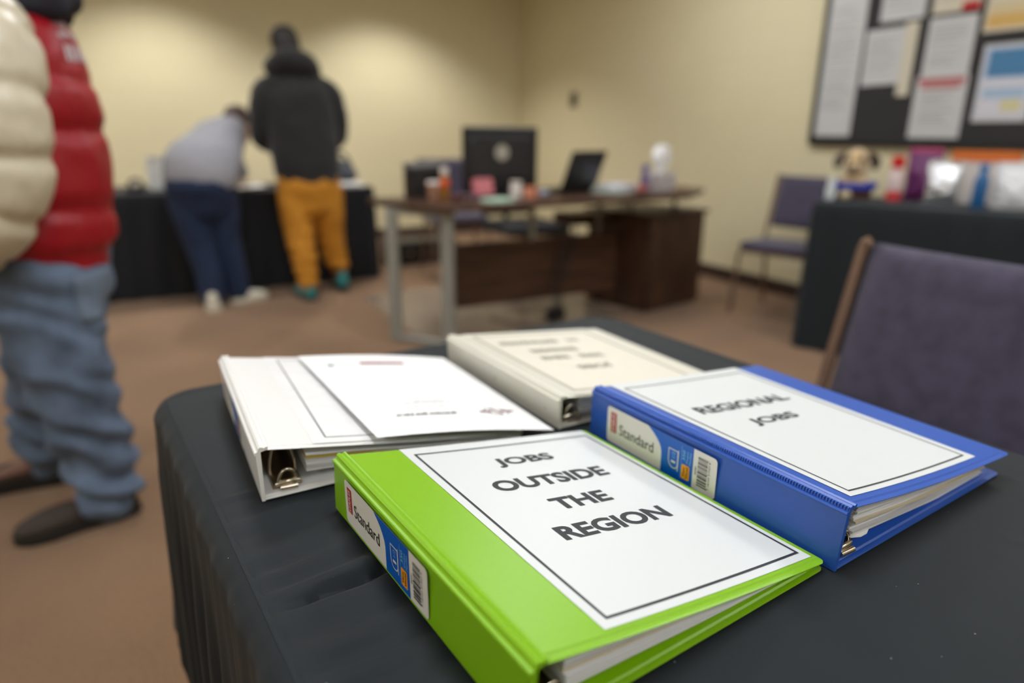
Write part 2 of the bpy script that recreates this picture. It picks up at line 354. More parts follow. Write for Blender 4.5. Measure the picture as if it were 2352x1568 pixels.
# ------------------------------------------------------------------ binders
SPINE_T = .003
class Binder:
    """b0,b1 foot of the spine (far, near); s spine height; c0,c1 right cover corners with z above the table"""
    def __init__(s, name, label, b0, b1, t0, t1, c0, c1, d0, d1, m, m_in, sag=.003, ribs=False):
        s.b0, s.b1, s.t0, s.t1, s.c0, s.c1, s.d0, s.d1 = [V(p)+V((0, 0, ZT)) for p in (b0, b1, t0, t1, c0, c1, d0, d1)]
        s.L = (s.t1-s.t0).length; s.W = (s.c0-s.t0).length; s.m = m; s.sag = sag
        s.d = (s.b1-s.b0).normalized(); s.n = V((s.d.y, -s.d.x, 0)); s.HT = s.t0.z-ZT
        s.root = thing(name, ((s.b0+s.b1)/2), label, 'binder')
        # spine: profile swept from far to near, with the ribbed hinge folds along its top edge
        mb = MB(); prof = [(0, 0), (.0005, s.HT-.0075), (.0014, s.HT-.0068), (.0017, s.HT-.0056), (.0010, s.HT-.0046), (-.0008, s.HT-.0042), (-.0018, s.HT-.0030),
                           (-.0022, s.HT-.0010), (-.0040, s.HT+.0002), (-.0060, s.HT-.0004), (-.0072, s.HT-.0012), (-.0088, s.HT-.0002), (-.0105, s.HT-.0002), (-.0105, s.HT-.003), (-.004, s.HT-.0045), (-.003, .004), (-.003, 0)]
        rings = []
        for k in range(41):
            f = k/40; base = s.b0.lerp(s.b1, f); top = s.t0.lerp(s.t1, f); ring = []
            for o, z in prof:
                p = base.lerp(top, z/s.HT)+s.n*o; p.z = ZT+z; ring.append(p)
            rings.append(ring)
        mb.loft(rings, m); mb.build('spine', s.root, smooth=28)
        # ribs in the hinge groove
        rb = MB()
        nr = 120 if ribs else 0
        for k in range(nr):
            f = (k+.5)/nr; p = s.t0.lerp(s.t1, f)-s.n*.0010
            rb.box(p+V((0, 0, -.0026)), (.0022, .0011, .0030), m, Matrix((( -s.n.x, s.d.x, 0), (-s.n.y, s.d.y, 0), (0, 0, 1))))
        if ribs: tag(rb.build('hinge_ribbing', s.root), kind='stuff')
        s.slab('front_cover', m, top=True); s.slab('back_cover', m, top=False)
        # inner liners
        a0, a1, x0, x1 = .006, s.L-.006, .02, s.W-.008
    def S(s, a, b, h=0, top=True):
        u = a/s.L; v = b/s.W
        if top: P = s.t0.lerp(s.t1, u).lerp(s.c0.lerp(s.c1, u), v); P.z -= s.sag*4*v*(1-v)*(.35+.65*u)
        else:
            P = s.b0.lerp(s.b1, u).lerp(s.d0.lerp(s.d1, u), v); P.z += .003
        return P+V((0, 0, h))
    def slab(s, name, m, top):
        W, L = s.W, s.L; st = .0095 if top else .003
        E = (0, .0016, .0032, .0046, .0060); hE = (-.0016, -.0011, -.0011, -.0011, 0)
        A = list(E)+[.0060+(L-.012)*k/22 for k in range(1, 22)]+[L-e for e in E[::-1]]
        B = [st]+[st+(W-.006-st)*k/20 for k in range(1, 20)]+[W-e for e in E[::-1]]
        def hh(a, b):
            e = min(a, L-a, W-b)
            for k in range(4):
                if e <= E[k+1]+1e-6: 
                    f = max(0, (e-E[k])/(E[k+1]-E[k])); return hE[k]+(hE[k+1]-hE[k])*f
            return 0
        R = .007
        def rc(a, b):   # rounded outer corners
            ca = min(max(a, R), L-R); cb = min(b, W-R); d = math.hypot(a-ca, b-cb)
            if b > W-R and (a < R or a > L-R) and d > R: a = ca+(a-ca)*R/d; b = cb+(b-cb)*R/d
            return a, b
        na, nb = len(A), len(B); vs = []
        for lay in (0, 1):
            for a in A:
                for b in B:
                    a2, b2 = rc(a, b); h = hh(a, b) if lay == 0 else (-.0030-hh(a, b)*.6)
                    if not top: h = h+0 
                    vs.append(s.S(a2, b2, h, top))
        N = na*nb; fs = []
        for i in range(na-1):
            for j in range(nb-1):
                q = (i*nb+j, i*nb+j+1, (i+1)*nb+j+1, (i+1)*nb+j); fs.append(q); fs.append(tuple(x+N for x in q[::-1]))
        edge = [i*nb for i in range(na)]+[(na-1)*nb+j for j in range(1, nb)]+[i*nb+nb-1 for i in range(na-2, -1, -1)]+[j for j in range(nb-2, 0, -1)]
        for k in range(len(edge)): e0, e1 = edge[k], edge[(k+1) % len(edge)]; fs.append((e0, e1, e1+N, e0+N))
        return MB().add(vs, fs, m).build(name, s.root, smooth=35)
    def chart(s, h): return lambda x, y: s.S(-y, x, h)        # x across the cover, y = minus the distance from the far edge
    def spine_chart(s, h):
        def f(x, y):
            p = s.b0+s.d*x+s.n*(.0005*min(1, y/.04)+h); p.z = ZT+y; return p
        return f
    def label(s, L0=.030, L1=.181, z0=.0028, z1=.0438, cols=None):
        mb = MB(); w = mat('label_white', (226, 224, 214), .4); blue = mat('label_blue', (0, 92, 190), .35); red = mat('label_red', (176, 16, 28), .4)
        org = mat('label_orange', (240, 160, 20), .4); lb = mat('label_light_blue', (130, 196, 235), .4); ink = mat('label_ink', (40, 42, 44), .45)
        f0, f1, f2, f3 = [s.spine_chart(h) for h in (.0005, .0007, .0009, .0011)]
        k = (L1-L0)/.151
        X = lambda x: L0+x*k
        put_poly(mb, f0, round_rect(L0, z0, L1, z1, .004), w)
        # blue block with the swelling white edge on its left
        n = 10; cur = []
        for i in range(n+1):
            a = i/n; cur.append((X(.070+.012*(1-a)**.0-.020*max(0, (a-.45)/.55)**2.2), z0+(z1-z0)*a))
        put_poly(mb, f1, [(X(.123), z0), (X(.123), z1)]+cur[::-1], blue)
        put_rect(mb, f1, X(.006), .0155, X(.015), .0385, red)
        put_text(mb, 'STAPLES', f2, X(.0105), .027, .020, w, .01, .0048, rot=90)
        put_text(mb, 'Standard', f2, X(.0455), .0225, .051, ink, 0, .0118)
        # ring capacity badge: an upright bar with a D shape swelling to the left
        pts = [(X(.093), .0335), (X(.104), .0335)]; D = [(X(.104), .032), (X(.092), .032), (X(.092), .024)]+[(X(.0985-.0065*math.cos(math.radians(q))), .0215-.0085*math.sin(math.radians(q))) for q in range(0, 91, 15)]+[(X(.102), .0135), (X(.104), .0165)]
        def line(P, wd_, m, close=False):
            P = [V((p[0], p[1])) for p in P]
            if close: P.append(P[0])
            for a, b in zip(P, P[1:]):
                t_ = (b-a).normalized(); nn = V((-t_.y, t_.x))*wd_/2; a = a-t_*wd_/3; b = b+t_*wd_/3
                mb.add([f2(*(a+nn)), f2(*(b+nn)), f2(*(b-nn)), f2(*(a-nn))], [(0, 1, 2, 3)], m)
        line(D, .0009, w, True); line([(X(.1045), .0335), (X(.1045), .0118)], .0009, w)
        put_text(mb, '1', f2, X(.0985), .0195, .0021, w, .02, .0056, rot=90)
        put_text(mb, '1/2', f2, X(.0985), .0268, .0062, lb, 0, .0040, rot=90)
        line([(X(.1085), .0405), (X(.1085), .0062)], .0004, lb)
        put_text(mb, '350', f2, X(.1115), .0318, .0105, lb, .01, .0034, rot=90)
        put_text(mb, 'Sheets', f2, X(.1158), .0310, .0125, lb, 0, .0026, rot=90)
        put_text(mb, 'Feuilles', f2, X(.1195), .0310, .0130, lb, 0, .0026, rot=90)
        put_poly(mb, f2, round_rect(X(.1095), .0075, X(.1195), .0225, .0015), org)
        put_text(mb, 'View', f3, X(.1125), .015, .0100, ink, .012, .0030, rot=90)
        put_text(mb, 'Visuel', f3, X(.1165), .015, .0120, ink, .012, .0030, rot=90)
        # bar code lying on its side
        rnd = random.Random(11); y = .0085
        while y < .0385:
            h = rnd.choice((.0004, .0005, .0009, .0013)); g = rnd.choice((.0005, .0007, .0011))
            long_ = .001 if (y < .0095 or y > .0375 or abs(y-.0235) < .0007) else 0
            put_rect(mb, f2, X(.129), y, X(.1405)+long_, min(y+h, .0387), ink); y += h+g
        put_text(mb, '26441', f2, X(.1266), .0225, .0085, ink, .01, .0022, rot=90)
        put_text(mb, '7 18103 21937 9', f2, X(.1428), .0235, .028, ink, 0, .0020, rot=90)
        return mb.build('spine_label', s.root, label='white and blue maker label with a bar code on the spine', recalc=False)
    def pages(s, n, b0, b1, z0, zgap, mats, jitter=.002, lift=.0, a0=.007, name='page_stack', a1=None):
        mb = MB(); rnd = random.Random(n*7+int(b1*1000)); a1 = a1 or s.L-.008; NB = 14
        for k in range(n):
            f0, f1 = k/n, (k+.74)/n; rows = []
            je = [rnd.uniform(-jitter, jitter) for _ in range(4)]
            for lay in (0, 1):
                for ia, a in enumerate((a0+je[0], (a0+a1)/2, a1+je[1])):
                    for j in range(NB+1):
                        v = j/NB; b = b0+(b1+je[2]-b0)*v
                        top = s.S(a, b).z-.003-zgap-ZT; low = .0037+(z0-.0037)*max(0, 1-v*1.6)
                        top = max(top, low+.0015)
                        ff = f0 if lay == 0 else f1
                        w_ = .0010*math.sin(v*7+k*1.3)*math.sin(math.pi*v)*min(1, (top-low)/.01)
                        P = s.S(a, b, 0, False); P.z = ZT+low+(top-low)*ff+(w_ if 0 < k < n-1 else 0); rows.append(P)
            m = mats[k % len(mats)]; N = 3*(NB+1); fs = []
            for i in range(2):
                for j in range(NB):
                    q = (i*(NB+1)+j, i*(NB+1)+j+1, (i+1)*(NB+1)+j+1, (i+1)*(NB+1)+j); fs += [q, tuple(x+N for x in q[::-1])]
            edge = [0, NB+1, 2*(NB+1)]+[2*(NB+1)+j for j in range(1, NB+1)]+[(NB+1)+NB, NB]+[j for j in range(NB-1, 0, -1)]
            for q in range(len(edge)): e0, e1 = edge[q], edge[(q+1) % len(edge)]; fs.append((e0, e1, e1+N, e0+N))
            mb.add(rows, fs, m)
        return mb.build(name, s.root, smooth=40)
    def rings(s, bb=.024, R=.016, metal=M_METAL, plate=M_BRASS):
        """sheet-metal rail on the back cover with three rings and a lever at the near end"""
        mb = MB(); rr = []
        prof = [(-.014, .0002), (-.013, .0035), (-.008, .0052), (0, .0056), (.008, .0052), (.013, .0035), (.014, .0002)]
        for a in (.018, .05, s.L/2, s.L-.05, s.L-.012):
            ring = []
            for o, z in prof:
                P = s.S(a, bb+o, z, False); ring.append(P)
            rr.append(ring)
        mb.loft(rr, plate); rail = mb.build('ring_rail', s.root, smooth=40)
        for a in (.032, s.L/2, s.L-.036):
            pts = [s.S(a, bb-.012+.024*(.5-.5*math.cos(t_))*1.0, .004+min(R*2, s.HT-.012)*math.sin(t_)**.8, False) for t_ in [math.pi*k/16 for k in range(17)]]
            MB().tube(pts, .0015, metal, 8).build('ring', rail, smooth=60)
        a = s.L-.011; lv = MB()
        pts = [s.S(a+.001, bb+.0085*math.cos(t_), .006+.013*math.sin(t_), False) for t_ in [math.pi*k/14 for k in range(15)]]
        lv.tube(pts, .0017, metal, 8)
        lv.tube([s.S(a+.001, bb-.011, .0055, False), s.S(a+.003, bb-.004, .0075, False), s.S(a+.003, bb+.004, .0075, False), s.S(a+.001, bb+.011, .0055, False)], .0026, metal, 8)
        lv.tube([s.S(a+.005, bb-.008, .003, False), s.S(a+.006, bb+.008, .003, False)], .0028, metal, 8)
        lv.build('lever', rail, smooth=60)

def vinyl(name, rgb, rough=.34):
    return mat(name, rgb, rough, spec=.5, bump=(1400, .12, .0002))
M_GREEN = vinyl('green_vinyl', (130, 184, 14)); M_BLUE = vinyl('blue_vinyl', (40, 86, 176), .3); M_WV = vinyl('white_vinyl', (238, 238, 234), .22); M_WV2 = vinyl('off_white_vinyl', (214, 211, 196), .36)
M_SHEET = mat('cover_sheet_paper', (216, 220, 218), .38, spec=.5); M_SHEETC = mat('cover_sheet_cream', (222, 218, 200), .42)
P1 = mat('page_white', (224, 224, 222), .7); P2 = mat('page_grey', (196, 196, 196), .7); P3 = mat('page_cream', (206, 194, 166), .7); P4 = mat('page_yellow', (188, 160, 60), .7)

g = Binder('ring_binder', 'lime green ring binder with a cover sheet reading JOBS OUTSIDE THE REGION',
           (.1255, .542, 0), (.1515, .2475, 0), (.1275, .542, .0525), (.1545, .2475, .0525), (.410, .560, .0085), (.4365, .2715, .0085), (.409, .560, .0), (.4355, .2715, .0), M_GREEN, M_GREEN)
def cover_sheet(b, x0, x1, y0, y1, m, border, bw, lines, ink=M_INK, rot=0, extra=None):
    """printed sheet under the clear pocket of the cover; distances from the spine (x) and from the far edge (y)"""
    mb = MB(); put_rect(mb, b.chart(.0004), x0, -y1, x1, -y0, m, 10, 14)
    if border: put_border(mb, b.chart(.0006), border[0], -border[3], border[1], -border[2], bw, ink)
    for (txt, cx, cy, w, h, bold) in lines: put_text(mb, txt, b.chart(.0007), cx, -cy, w, ink, bold, h, rot)
    if extra: extra(mb, b)
    return mb.build('cover_sheet', b.root, recalc=False)
cover_sheet(g, .060, .2785, .0035, .287, M_SHEET, (.068, .2735, .0175, .2795), .0024,
            [('JOBS', .166, .056, .066, .0195, .036), ('OUTSIDE', .166, .0985, .126, .0200, .036), ('THE', .164, .1415, .060, .0195, .036), ('REGION', .165, .1835, .116, .0200, .036)])
g.label(); g.rings(); g.pages(9, .032, .262, .012, .0006, [P1, P2, P1, P1, P3, P2])

b = Binder('ring_binder', 'blue ring binder with a cover sheet reading REGIONAL JOBS',
           (.4215, .566, 0), (.4395, .266, 0), (.4225, .564, .0555), (.4448, .266, .0555), (.704, .580, .0315), (.7285, .2845, .0265), (.700, .588, 0), (.7285, .289, 0), M_BLUE, M_BLUE, .0045, ribs=True)
cover_sheet(b, .0215, .236, .0006, .287, M_SHEET, (.0295, .227, .0165, .281), .0020,
            [('REGIONAL', .1285, .0995, .146, .0185, .034), ('JOBS', .1245, .1435, .074, .0185, .034)])
b.label(); b.rings(); b.pages(14, .030, .258, .015, .0006, [P1, P1, P2, P1, P2, P1, P3], jitter=.004)
# loose last sheet sagging below the stack, torn along its near edge
mb = MB(); rows = []; rnd = random.Random(5)
for i, a in enumerate((.02, .15, .26, .290)):
    for j in range(25):
        v = j/24; bb_ = .032+.225*v; P = b.S(a, bb_, 0, False)
        P.z = ZT+.0045+.0095*math.exp(-v*3.2)+.004*math.sin(v*5)*(i/3)*math.exp(-v*2)
        if i == 3: P += b.d*(.002*noise.noise(V((v*9, 0, 3)))+(.003 if .04 < v < .1 else 0))
        rows.append(P)
mb.add(rows, [(i*25+j, i*25+j+1, (i+1)*25+j+1, (i+1)*25+j) for i in range(3) for j in range(24)], P1); o = mb.build('last_page', b.root, smooth=60)
md = o.modifiers.new('thickness', 'SOLIDIFY'); md.thickness = .0004

def word_bar(mb, f, x0, x1, yc, h, m, rnd, fill=.62):
    """print too soft to read: upright strokes grouped in words"""
    x = x0
    while x < x1:
        wl = rnd.uniform(.35, 1.3)*h*4; e = min(x+wl, x1)
        while x < e:
            sw = h*.22; put_rect(mb, f, x, yc-h*rnd.uniform(.3, .5), min(x+sw, e), yc+h*rnd.uniform(.3, .5), m); x += sw/fill*1.0
        x += h*.9
M_FAINT = mat('faint_print', (112, 112, 110), .6); M_MAROON = mat('maroon_print', (116, 34, 44), .5)
w = Binder('ring_binder', 'white ring binder at the left edge, a loose printed sheet lying on it',
           (.0735, .872, 0), (.0695, .5835, 0), (.0725, .872, .0535), (.0685, .5835, .0535), (.3535, .876, .0075), (.3495, .588, .0065), (.352, .876, 0), (.348, .588, 0), M_WV, M_WV, .001)
M_CREASE = mat('sheet_grey_line', (92, 100, 104), .5)
mb = MB(); put_rect(mb, w.chart(.0004), .052, -.284, .268, -.004, mat('cover_sheet_bright', (240, 240, 238), .25, spec=.6, bump=(16, .35, .01)), 10, 14)
put_border(mb, w.chart(.0006), .066, -.272, .256, -.016, .0016, M_CREASE); mb.build('cover_sheet', w.root, recalc=False)
w.label(.03, .18); w.rings(bb=.026); w.pages(7, .044, .255, .016, .003, [P1, P2, P1, P1, P4, P1, P2], jitter=.003)

wb = Binder('ring_binder', 'cream white ring binder behind the others, upside down title on its cover',
            (.3815, .866, 0), (.3945, .588, 0), (.3795, .867, .0405), (.3925, .5865, .0405), (.652, .872, .014), (.662, .592, .012), (.652, .872, 0), (.662, .592, 0), M_WV2, M_WV2, .001)
mb = MB(); put_rect(mb, wb.chart(.0004), .024, -.278, .246, -.004, M_SHEETC, 10, 14)
M_GREYB = mat('grey_border_print', (172, 168, 152), .5); M_SOFT = mat('soft_grey_print', (122, 118, 100), .5)
put_border(mb, wb.chart(.0006), .030, -.268, .236, -.016, .006, M_GREYB)
rnd = random.Random(3)
put_text(mb, 'JOBS', wb.chart(.0007), .128, -.183, .058, M_SOFT, .03, .019, 180)
for x0, x1, yc in ((.073, .175, .139), (.078, .156, .105), (.052, .188, .063)): word_bar(mb, wb.chart(.0007), x0, x1, -yc, .019, M_SOFT, rnd)
mb.build('cover_sheet', wb.root, recalc=False)
wb.rings(bb=.024); wb.pages(5, .034, .25, .008, .001, [P2, P1, P2])
# small rivets on its spine
for a, z in ((.03, .02), (.135, .018), (.25, .018)):
    P = wb.spine_chart(.0004)(a, z); MB().lathe([(.0001, .0), (.0028, .0), (.0020, .0012), (.0001, .0016)], (0, 0, 0), M_METAL, 10)
    rv = MB().box(P, (.001, .0045, .0045), M_METAL).build('rivet', wb.root, bevel=.0004)

# loose sheet on the white binder, its right side sagging off the cover
A_, B_, C_, D_ = V((.1646, .8555, ZT+.0440)), V((.3660, .8485, ZT+.0125)), V((.1780, .5770, ZT+.0425)), V((.3760, .5700, ZT+.0105))
def leaf(x, y):      # x 0..1 from the left edge, y 0..1 from far to near
    P = A_.lerp(C_, y).lerp(B_.lerp(D_, y), x); P.z += .0035*math.sin(math.pi*x); return P
mb = MB(); put_rect(mb, leaf, 0, 0, 1, 1, M_WHITE, 24, 24)
def lf(h): return lambda x, y: leaf(x, y)+V((0, 0, h))
ch = lf(.0005)
put_text(mb, 'Brandon Bus Lines', lambda x, y: ch(1-x, 1-y), .63, .185, .34, M_INK, .05, .020, 0)
rnd = random.Random(9)
for yc, x0, x1 in ((.20, .40, .58), (.245, .33, .62), (.27, .44, .60), (.315, .50, .64)): word_bar(mb, ch, x0-.06, x1-.02, 1-yc-.06, .010, M_FAINT, rnd, .5)
for yc, x0, x1 in ((.44, .52, .62), (.54, .48, .66), (.62, .36, .64), (.70, .42, .58), (.36, .70, .78), (.44, .72, .80), (.30, .70, .80)): word_bar(mb, ch, x0, x1, 1-yc-.04, .010, M_FAINT, rnd, .5)
# dark red round emblem with a bar through it and a swoosh
ec = (.80, .80); n = 20
for k in range(26):
    a0, a1 = 2*math.pi*k/26, 2*math.pi*(k+1)/26
    if k in (4, 5, 17, 18): continue
    mb.add([ch(ec[0]+.075*r_*math.cos(a), ec[1]+.042*r_*math.sin(a)) for a, r_ in ((a0, 1), (a1, 1), (a1, .90), (a0, .90))], [(0, 1, 2, 3)], M_FAINT)
put_rect(mb, ch, ec[0]-.11, ec[1]-.002, ec[0]-.035, ec[1]+.014, M_MAROON, 4, 1); put_rect(mb, ch, ec[0]+.025, ec[1]-.014, ec[0]+.11, ec[1]+.004, M_MAROON, 4, 1)
mb.add([ch(ec[0]+x, ec[1]+y) for x, y in ((-.035, -.035), (-.020, -.038), (.025, .035), (.010, .038))], [(0, 1, 2, 3)], M_MAROON)
# footer: green mark, maroon strip
put_rect(mb, ch, .12, .150, .155, .178, mat('green_print', (84, 110, 92), .5)); word_bar(mb, ch, .16, .27, .165, .014, M_FAINT, rnd, .5)
put_rect(mb, ch, .33, .125, .62, .160, mat('rose_print', (150, 92, 102), .5), 6, 1); word_bar(mb, ch, .67, .80, .14, .014, M_FAINT, rnd, .5)
o = mb.build('paper_sheet', loc=(.26, .69, ZT+.05), label='loose white printed sheet with a dark red emblem lying on the left white binder', cat='paper', recalc=False)
# ------------------------------------------------------------------ people: closed surfaces grown from limb chains
def chain(pts, rad, ref=(1, 0, 0), n=24, mod=None, seg=20):
    """rings of an elliptical limb through pts; rad = (ra, rb) per point, ra along ref's side"""
    P = [V(p) for p in pts]; Rr = [(r, r) if not isinstance(r, tuple) else r for r in rad]; m = len(P)
    def cr(a, b, c, d, t): return .5*((2*b)+(c-a)*t+(2*a-5*b+4*c-d)*t*t+(3*b-a-3*c+d)*t*t*t)
    def at(L, u):
        i = min(int(u), m-2); t = u-i; g = lambda k: L[max(0, min(m-1, k))]
        return cr(g(i-1), g(i), g(i+1), g(i+2), t)
    RA = [r[0] for r in Rr]; RB = [r[1] for r in Rr]; rings = []
    S = [(m-1)*k/(n-1) for k in range(n)]; C = [at(P, u) for u in S]; ref = V(ref)
    for k, u in enumerate(S):
        t = (C[min(k+1, n-1)]-C[max(k-1, 0)]).normalized(); a = (ref-t*ref.dot(t)).normalized(); b = t.cross(a)
        s = mod(k/(n-1)) if mod else 1
        ra, rb = max(.003, at(RA, u)*s), max(.003, at(RB, u)*s)
        rings.append([C[k]+a*ra*math.cos(2*math.pi*j/seg)+b*rb*math.sin(2*math.pi*j/seg) for j in range(seg)])
    # round ends
    def cap(ring, c, t, flip):
        out = []
        for f, g in ((.35, .93), (.62, .78), (.82, .55), (.93, .32), (1, .08)):
            rr = min((p-c).length for p in ring); out.append([c+(p-c)*g+t*rr*f for p in ring])
        return out
    t0 = (C[0]-C[1]).normalized(); t1 = (C[-1]-C[-2]).normalized()
    return cap(rings[0], C[0], t0, 0)[::-1]+rings+cap(rings[-1], C[-1], t1, 1)
def blob(name, chains, m, voxel, loc=None, parent=None, smooth_it=4, label=None, cat=None, group=None, disp=None):
    mb = MB()
    for c in chains: mb.loft(c, m)
    o = mb.build(name, parent, loc)
    r = o.modifiers.new('r', 'REMESH'); r.mode = 'VOXEL'; r.voxel_size = voxel
    s = o.modifiers.new('s', 'SMOOTH'); s.iterations = smooth_it; s.factor = .5
    dg = bpy.context.evaluated_depsgraph_get(); me = bpy.data.meshes.new_from_object(o.evaluated_get(dg))
    old = o.data; o.modifiers.clear(); o.data = me; bpy.data.meshes.remove(old); me.name = name
    if not me.materials: me.materials.append(m)
    if disp:
        off = wloc(o); N = [v.normal.copy() for v in me.vertices]
        for v, nn in zip(me.vertices, N): v.co += nn*disp(v.co+off)
    me.polygons.foreach_set('use_smooth', [True]*len(me.polygons)); me.update()
    return tag(o, label, cat, group)
def hand(wrist, d, palm, curl=35, s=1.0, left=True):
    """palm and five bent fingers; d = towards the fingertips, palm = direction the palm faces"""
    w = V(wrist); d = V(d).normalized(); pn = V(palm); pn = (pn-d*pn.dot(d)).normalized(); ac = d.cross(pn)*(1 if left else -1)
    out = [chain([w, w+d*.035*s, w+d*.085*s], [(.026*s, .019*s), (.036*s, .016*s), (.040*s, .013*s)], ac, 10)]
    for k, (o, L) in enumerate(((-.030, .070), (-.010, .080), (.010, .075), (.029, .058))):
        p = w+d*.080*s+ac*o*s; P = [p]; a = math.radians(curl*.4); q = p
        for seg_ in (.45, .32, .23):
            q = q+(d*math.cos(a)+pn*math.sin(a))*L*seg_*s; P.append(q); a += math.radians(curl)
        out.append(chain(P, [.0098*s, .0092*s, .0085*s, .0072*s], ac, 10, seg=10))
    p = w+d*.025*s-ac*.026*s
    out.append(chain([p, p+(d*.6-ac*.7+pn*.35)*.035*s, p+(d*.9-ac*.75+pn*.6)*.062*s], [.0135*s, .0110*s, .0085*s], pn, 10, seg=10))
    return out
def head(c, fwd, up, s=1.0):
    """skull with jaw, nose, brow, lips and ears; c = centre of the head"""
    c = V(c); f = V(fwd).normalized(); u = V(up); u = (u-f*u.dot(f)).normalized(); sd = f.cross(u)
    A = lambda x, y, z: c+sd*x*s+f*y*s+u*z*s
    ch = [chain([A(0, -.012, .062), A(0, -.006, .03), A(0, .0, -.02)], [(.066*s, .084*s), (.075*s, .095*s), (.068*s, .086*s)], sd, 10),
          chain([A(0, .005, .0), A(0, .030, -.06), A(0, .044, -.098)], [(.066*s, .078*s), (.054*s, .056*s), (.034*s, .036*s)], sd, 10),
          chain([A(0, .088, .012), A(0, .108, -.020)], [.009*s, .014*s], sd, 6, seg=10),
          chain([A(-.030, .080, .024), A(.030, .080, .024)], [.012*s, .012*s], f, 8, seg=10),
          chain([A(-.020, .080, -.056), A(.020, .080, -.056)], [.009*s, .009*s], f, 8, seg=10)]
    for x in (-1, 1):
        ch.append(chain([A(x*.076, -.004, .022), A(x*.080, -.008, -.03)], [(.008*s, .018*s), (.007*s, .012*s)], sd, 6, seg=10))
        ch.append(chain([A(x*.031, .078, .006), A(x*.031, .080, .005)], [.012*s, .012*s], sd, 4, seg=10))
    return ch
def body_chains(J):
    S = J['side']; ch = [chain([J['pelvis'], J['waist'], J['chest'], J['neck0']], [(.15, .11), (.135, .10), (.16, .11), (.07, .06)], S, 20),
          chain([J['neck0'], J['neck1']], [.055, .052], S, 8)]+head(J['head'], J['face'], J['headup'], J.get('hs', 1))
    for k in ('l', 'r'):
        ch.append(chain([J['chest'].lerp(J['sh'+k], .5), J['sh'+k], J['el'+k], J['wr'+k]], [.06, .052, .040, .026], S, 20))
        ch += hand(J['wr'+k], J['hd'+k], J['pm'+k], J.get('curl', 30), J.get('hands', 1), k == 'l')
        ch.append(chain([J['hip'+k], J['hip'+k].lerp(J['kn'+k], .4), J['kn'+k], J['kn'+k].lerp(J['an'+k], .35), J['an'+k]], [.085, .080, .055, .055, .036], S, 24))
        ch.append(chain([J['an'+k]+V((0, 0, -.01)), J['an'+k]+V(J['ft'])*.06+V((0, 0, -.035)), J['an'+k]+V(J['ft'])*.14+V((0, 0, -.045))], [.034, (.036, .026), (.036, .016)], S, 10))
    return ch
def shoe(name, heel, toe, parent, m_up, m_sole, w=.048, h=.085, sole=.028):
    """sole, toe box and collar along heel -> toe"""
    a, b_ = V(heel), V(toe); d = (b_-a); L = d.length; d.normalize(); s = d.cross(V((0, 0, 1))).normalized(); up = s.cross(d)
    def out(k, z, g=1.0):
        pts = []
        for t_, wd_ in ((0, .55), (.06, .85), (.25, .92), (.5, .9), (.72, 1.05), (.88, .88), (.97, .5), (1, .15)): pts.append((t_*L, wd_*w*g))
        P = [a+d*x+s*y+up*z for x, y in pts]+[a+d*x-s*y+up*z for x, y in pts[::-1]]
        return P
    mb = MB(); mb.loft([out(0, 0, .97), out(0, .006, 1.04), out(0, sole, 1.03)], m_sole)
    so = mb
    up_ = blob(name, [chain([a+d*.04+up*(sole+.012), a+d*L*.45+up*(sole+.016), a+d*L*.74+up*(sole+.010), a+d*L*.92+up*(sole+.004)], [(w*.82, h*.34), (w*.88, h*.40), (w*.95, h*.34), (w*.72, h*.22)], s, 14),
                      chain([a+d*.055+up*(sole+.01), a+d*.06+up*h, a+d*.058+up*(h+.02)], [(w*.80, .055), (w*.78, .058), (w*.72, .055)], s, 10)], m_up, .006, parent=parent, smooth_it=3)
    so.build('sole', up_, smooth=50)
    return up_
def caster(o, c):
    from mathutils.bvhtree import BVHTree
    off = wloc(o); bv = BVHTree.FromPolygons([v.co+off for v in o.data.vertices], [tuple(p.vertices) for p in o.data.polygons])
    def hit(deg, z, lift):      # outward from the axis at c; 0 deg = +x, negative towards -y
        d = V((math.cos(math.radians(deg)), math.sin(math.radians(deg)), 0)); st = V((c[0], c[1], z))+d*.6
        h = bv.ray_cast(st, -d)[0]; return (h if h else st-d*.45)+d*lift
    return hit
def patch(name, o, c, degs, zs, na, nz, lift, m, parent):
    hit = caster(o, c); vs = [hit(degs[0]+(degs[1]-degs[0])*i/na, zs[0]+(zs[1]-zs[0])*j/nz, lift) for j in range(nz+1) for i in range(na+1)]
    fs = [(j*(na+1)+i, j*(na+1)+i+1, (j+1)*(na+1)+i+1, (j+1)*(na+1)+i) for j in range(nz) for i in range(na)]
    o2 = MB().add(vs, fs, m).build(name, parent, smooth=60); md = o2.modifiers.new('thickness', 'SOLIDIFY'); md.thickness = .004; return o2
def fold_disp(amp, sc, sx=(1, 1, 1)):
    def f(p): return amp*(noise.noise(V((p.x*sc*sx[0], p.y*sc*sx[1], p.z*sc*sx[2])))+.5*noise.noise(V((p.x*sc*2.3*sx[0], p.y*sc*2.3*sx[1], p.z*sc*2.3*sx[2]+5))))
    return f

